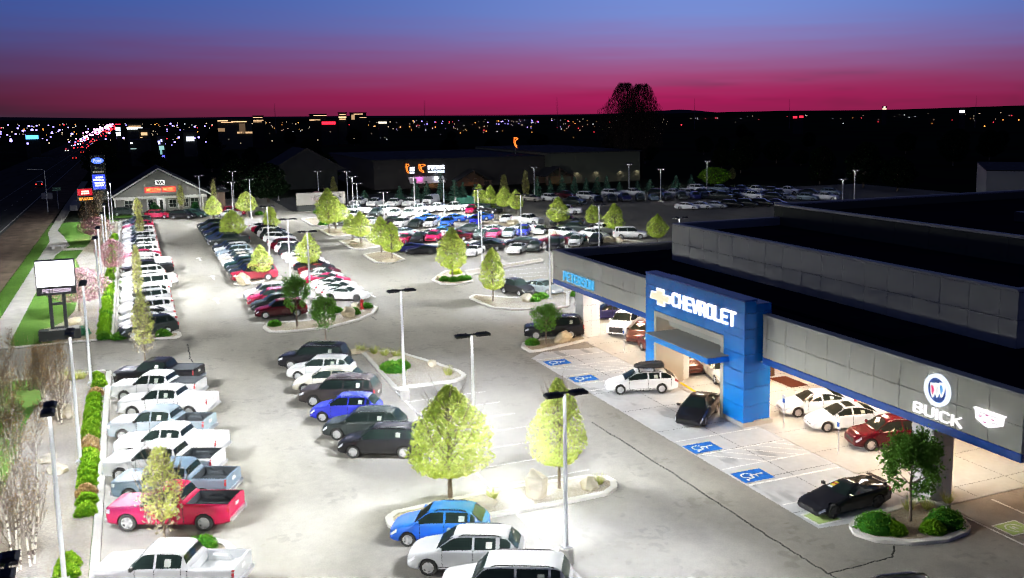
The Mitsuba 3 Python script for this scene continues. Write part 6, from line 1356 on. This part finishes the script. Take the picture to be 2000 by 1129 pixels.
# ------------------------------------------------------------------ city lights, far off
g = np.random.default_rng(31)
def swarm(name, label, pts_, r, color, k_):
    base = trimesh.creation.icosphere(0)
    v = np.concatenate([base.vertices * rr + p for p, rr in zip(pts_, r)]); f = np.concatenate([base.faces + len(base.vertices) * i for i in range(len(pts_))])
    k = put(None, name, trimesh.Trimesh(v, f, process=False), 'signface', emit=glow(color, k_, .02), label=label, cat='lights', kind='stuff')
def field(n, az0, az1, r0, r1, z0, z1, size):
    az = np.radians(g.uniform(az0, az1, n)); r = r0 * (r1 / r0) ** g.random(n)
    P = np.stack([np.sin(az) * r, np.cos(az) * r, g.uniform(z0, z1, n)], -1)
    return P, size * r / 1889 * g.uniform(.45, 1.1, n)
def along(n, x0, x1, y0, y1, z0, z1, size):
    y = y0 * (y1 / y0) ** g.random(n); P = np.stack([g.uniform(x0, x1, n), y, g.uniform(z0, z1, n)], -1)
    return P, size * y / 1889 * g.uniform(.5, 1.2, n)
def both(*a):
    return np.vstack([q[0] for q in a]), np.concatenate([q[1] for q in a])
swarm('city_lights', 'far warm white street lights of the town under the horizon', *both(field(190, -8, 14, 600, 3500, 4, 9, 1.1), field(90, 14, 30, 900, 4200, 4, 9, .8), field(40, 30, 56, 1000, 4200, 6, 14, .8)), (1.0, .78, .50), 1.3)
swarm('city_lights', 'far bluish violet lights of the town left of the highway', *both(field(80, -9, 4, 450, 2400, 4, 9, 2.0), along(36, -130, -60, 430, 1300, 5, 8, 2.4), field(30, 12, 24, 900, 2600, 5, 8, 1.2)), (.35, .28, 1.0), 3.5)
swarm('city_lights', 'far cool white lights scattered over the town', *both(field(80, -8, 28, 600, 3500, 4, 9, .9), field(30, 28, 56, 900, 4000, 6, 14, .8)), (.85, .95, 1.0), 1.6)
swarm('city_lights', 'far red lights scattered over the town and highway', *both(along(60, -32, -20, 560, 2400, .8, 5, 1.3), field(30, -6, 30, 700, 3000, 3, 8, 1.2), field(12, 30, 52, 1000, 3000, 6, 10, 1.4)), (1.0, .03, .05), 2.6)
swarm('city_lights', 'stream of pink white headlights along the far highway', *along(70, -40, -30, 800, 2600, 1, 6, 1.8), (1.0, .42, .85), 5.0)
swarm('city_lights', 'far amber lights of the town', *both(field(60, -5, 26, 600, 3000, 4, 8, 1.2), field(12, 30, 54, 500, 2500, 5, 9, 1.3)), (1.0, .36, .06), 2.6)
# lit buildings far off
def block(name, label, az, r, w, h, d, strips, m='dark_wall', cat_='building'):
    k = thing(name, label, cat_); a = math.radians(az); x, y = math.sin(a) * r, math.cos(a) * r
    M = place(x, y, 0, -az)
    put(k, 'wall', bx(-w / 2, w / 2, 0, d, -1, h), m, M); put(k, 'roof', bx(-w / 2 - .4, w / 2 + .4, -.4, d + .4, h, h + .6), 'roofing', M)
    for (x0, x1, z0, z1, c, e) in strips:
        put(k, 'lit_strip', bx(x0, x1, -.5, -.42, z0, z1), 'signface', M, emit=glow(c, e, .02))
WARMC, WHT, REDC = (1.0, .62, .32), (.9, .95, 1.0), (1.0, .02, .05)
ang = lambda px: 24.773 + math.degrees(math.atan((px - 1131.6) / 1889.3))
def far_block(name, label, p0, p1, ytop, ybot, r, strips, m='dark_wall'):
    """A block standing r metres out, between two bearings, with its top and the strips at true heights."""
    az = (ang(p0) + ang(p1)) / 2; w = r * (math.radians(ang(p1) - ang(p0))); hz = 233 - (az - ang(500)) * .28
    z = lambda py: EYE - (py - hz) * r / 1889
    block(name, label, az, r, w, z(ytop), 18, [((a - .5) * w, (b - .5) * w, z(q1), z(q0), c, e) for a, b, q0, q1, c, e in strips], m)
far_block('hotel', 'warm lit hotel with outlined roof at the far left of the skyline', 434, 500, 237, 268, 620, [(0, .3, 238, 239.5, WARMC, 2), (.1, .45, 241, 242.2, WARMC, 1.4), (.4, .85, 240, 241.4, WARMC, 1.8), (.55, 1, 259, 262, WARMC, .9), (.0, .2, 252, 258, WARMC, .35), (.62, .8, 244, 262, WARMC, .12)], 'tan_wall')
far_block('hotel', 'lit roof lines of a second hotel right of the first', 503, 523, 231, 262, 640, [(0, .9, 232.5, 233.4, WARMC, 2), (0, 1, 237.5, 238.6, WARMC, 1.5), (0, .8, 240.5, 241.4, WARMC, 1.4)])
far_block('hotel', 'low hotel with two long lit roof lines on the skyline', 612, 645, 228, 255, 700, [(.25, 1, 229.2, 230.2, WARMC, 2), (0, .3, 237, 238.3, WARMC, 2), (.3, 1, 237, 238.0, WARMC, 1.4)])
far_block('arena', 'long flat store with a bright red lit sign band', 634, 665, 238, 258, 680, [(.05, .9, 240.8, 246, REDC, 2.2)])
far_block('church', 'lit domed tower rising on the skyline', 668, 684, 225, 258, 690, [(.15, .9, 227, 228, WARMC, 2), (.05, .95, 231.5, 233.5, WARMC, 2.2), (.1, .9, 235.5, 236.8, WARMC, 1.8)], 'tan_wall')
far_block('hotel', 'tall hotel with lit cornice right of the domed tower', 690, 722, 225, 258, 720, [(.25, .8, 226.3, 227.2, WARMC, 2), (.6, 1, 233, 234, WARMC, 1.6), (.1, .3, 228, 237, WARMC, .6)])
far_block('shop_block', 'shop with lit white front beneath the skyline', 745, 763, 238, 252, 700, [(0, .9, 241, 244.5, (1, .9, .7), 1.6)])
far_block('shop_block', 'shop with blue lit sign left of the highway', 60, 88, 258, 280, 560, [(.02, .9, 262.5, 269, (.1, .5, 1.0), 2.6)])
far_block('shop_block', 'shop with white lit canopy right of the highway', 258, 288, 244, 270, 600, [(0, 1, 250, 253.5, WHT, 2.2), (.1, .9, 247.5, 248.6, WARMC, 1.4)], 'tan_wall')
far_block('shop_block', 'shop with amber lit arch right of the highway', 280, 302, 254, 272, 560, [(.2, .75, 259, 264, WARMC, 1.2), (.1, .3, 267, 268.5, WARMC, 1.2)], 'tan_wall')
far_block('shop_block', 'gabled white lit shop in front of the hotels', 366, 392, 259, 278, 520, [(.2, .8, 267, 275, (.8, .85, 1.0), 1.4)], 'tan_wall')
far_block('gas_station', 'pale lit canopy and sign tower among dark trees', 262, 300, 275, 290, 430, [(.0, .3, 287, 288, (.6, .9, .85), 1.0), (.02, .12, 276, 279, WHT, 2.5)])
far_block('blue_sign', 'white and blue tall shop sign right of the highway', 236, 246, 246, 268, 640, [(.0, .9, 250, 256, (.6, .8, 1.0), 3), (.0, .9, 258, 265, (.7, .85, 1.0), 3), (.0, 1, 244, 245.5, REDC, 2)])
far_block('blue_sign', 'thin blue and teal lit sign column among dark trees', 316, 330, 270, 310, 400, [(.0, .3, 274, 280, (.4, .4, 1.0), 3), (.4, .6, 271, 276, (.5, .5, 1.0), 3), (.1, .8, 283, 290, (.5, 1.0, .95), .7), (.2, .5, 290, 298, (.4, .9, .9), .6), (.3, .8, 300, 305, (.1, .1, 1.0), 3)])
far_block('shop_block', 'pair of red lit signs far right on the dark plain', 1547, 1567, 229, 240, 900, [(.0, .4, 230.5, 234.5, REDC, 2.0), (.6, 1, 230, 234, REDC, 2.0)])
far_block('shop_block', 'white lit sign far right on the dark plain', 1869, 1880, 217, 226, 900, [(0, .9, 219.8, 224.5, (.85, .8, 1.0), 3.5)])
far_block('temple', 'small lit spire on the right skyline', 1719, 1728, 213, 222, 1500, [(.3, .7, 213.2, 215, (1, .9, .75), 2.2), (.05, .95, 216, 218.5, (1, .75, .5), 1.4)])
for i, (px_, h_) in enumerate(((546, 26), (835, 30), (1091, 34), (1357, 30), (1540, 26), (1900, 28))):
    a = math.radians(ang(px_)); r = 1200
    k = thing('radio_mast', f'thin dark radio mast on the skyline, {ORD[i]} from the left', 'mast', 'radio masts on the skyline')
    put(k, 'mast', tube([(math.sin(a) * r, math.cos(a) * r, 0), (math.sin(a) * r, math.cos(a) * r, EYE + h_ * .62)], [.5, .12], 4), 'dark_metal')
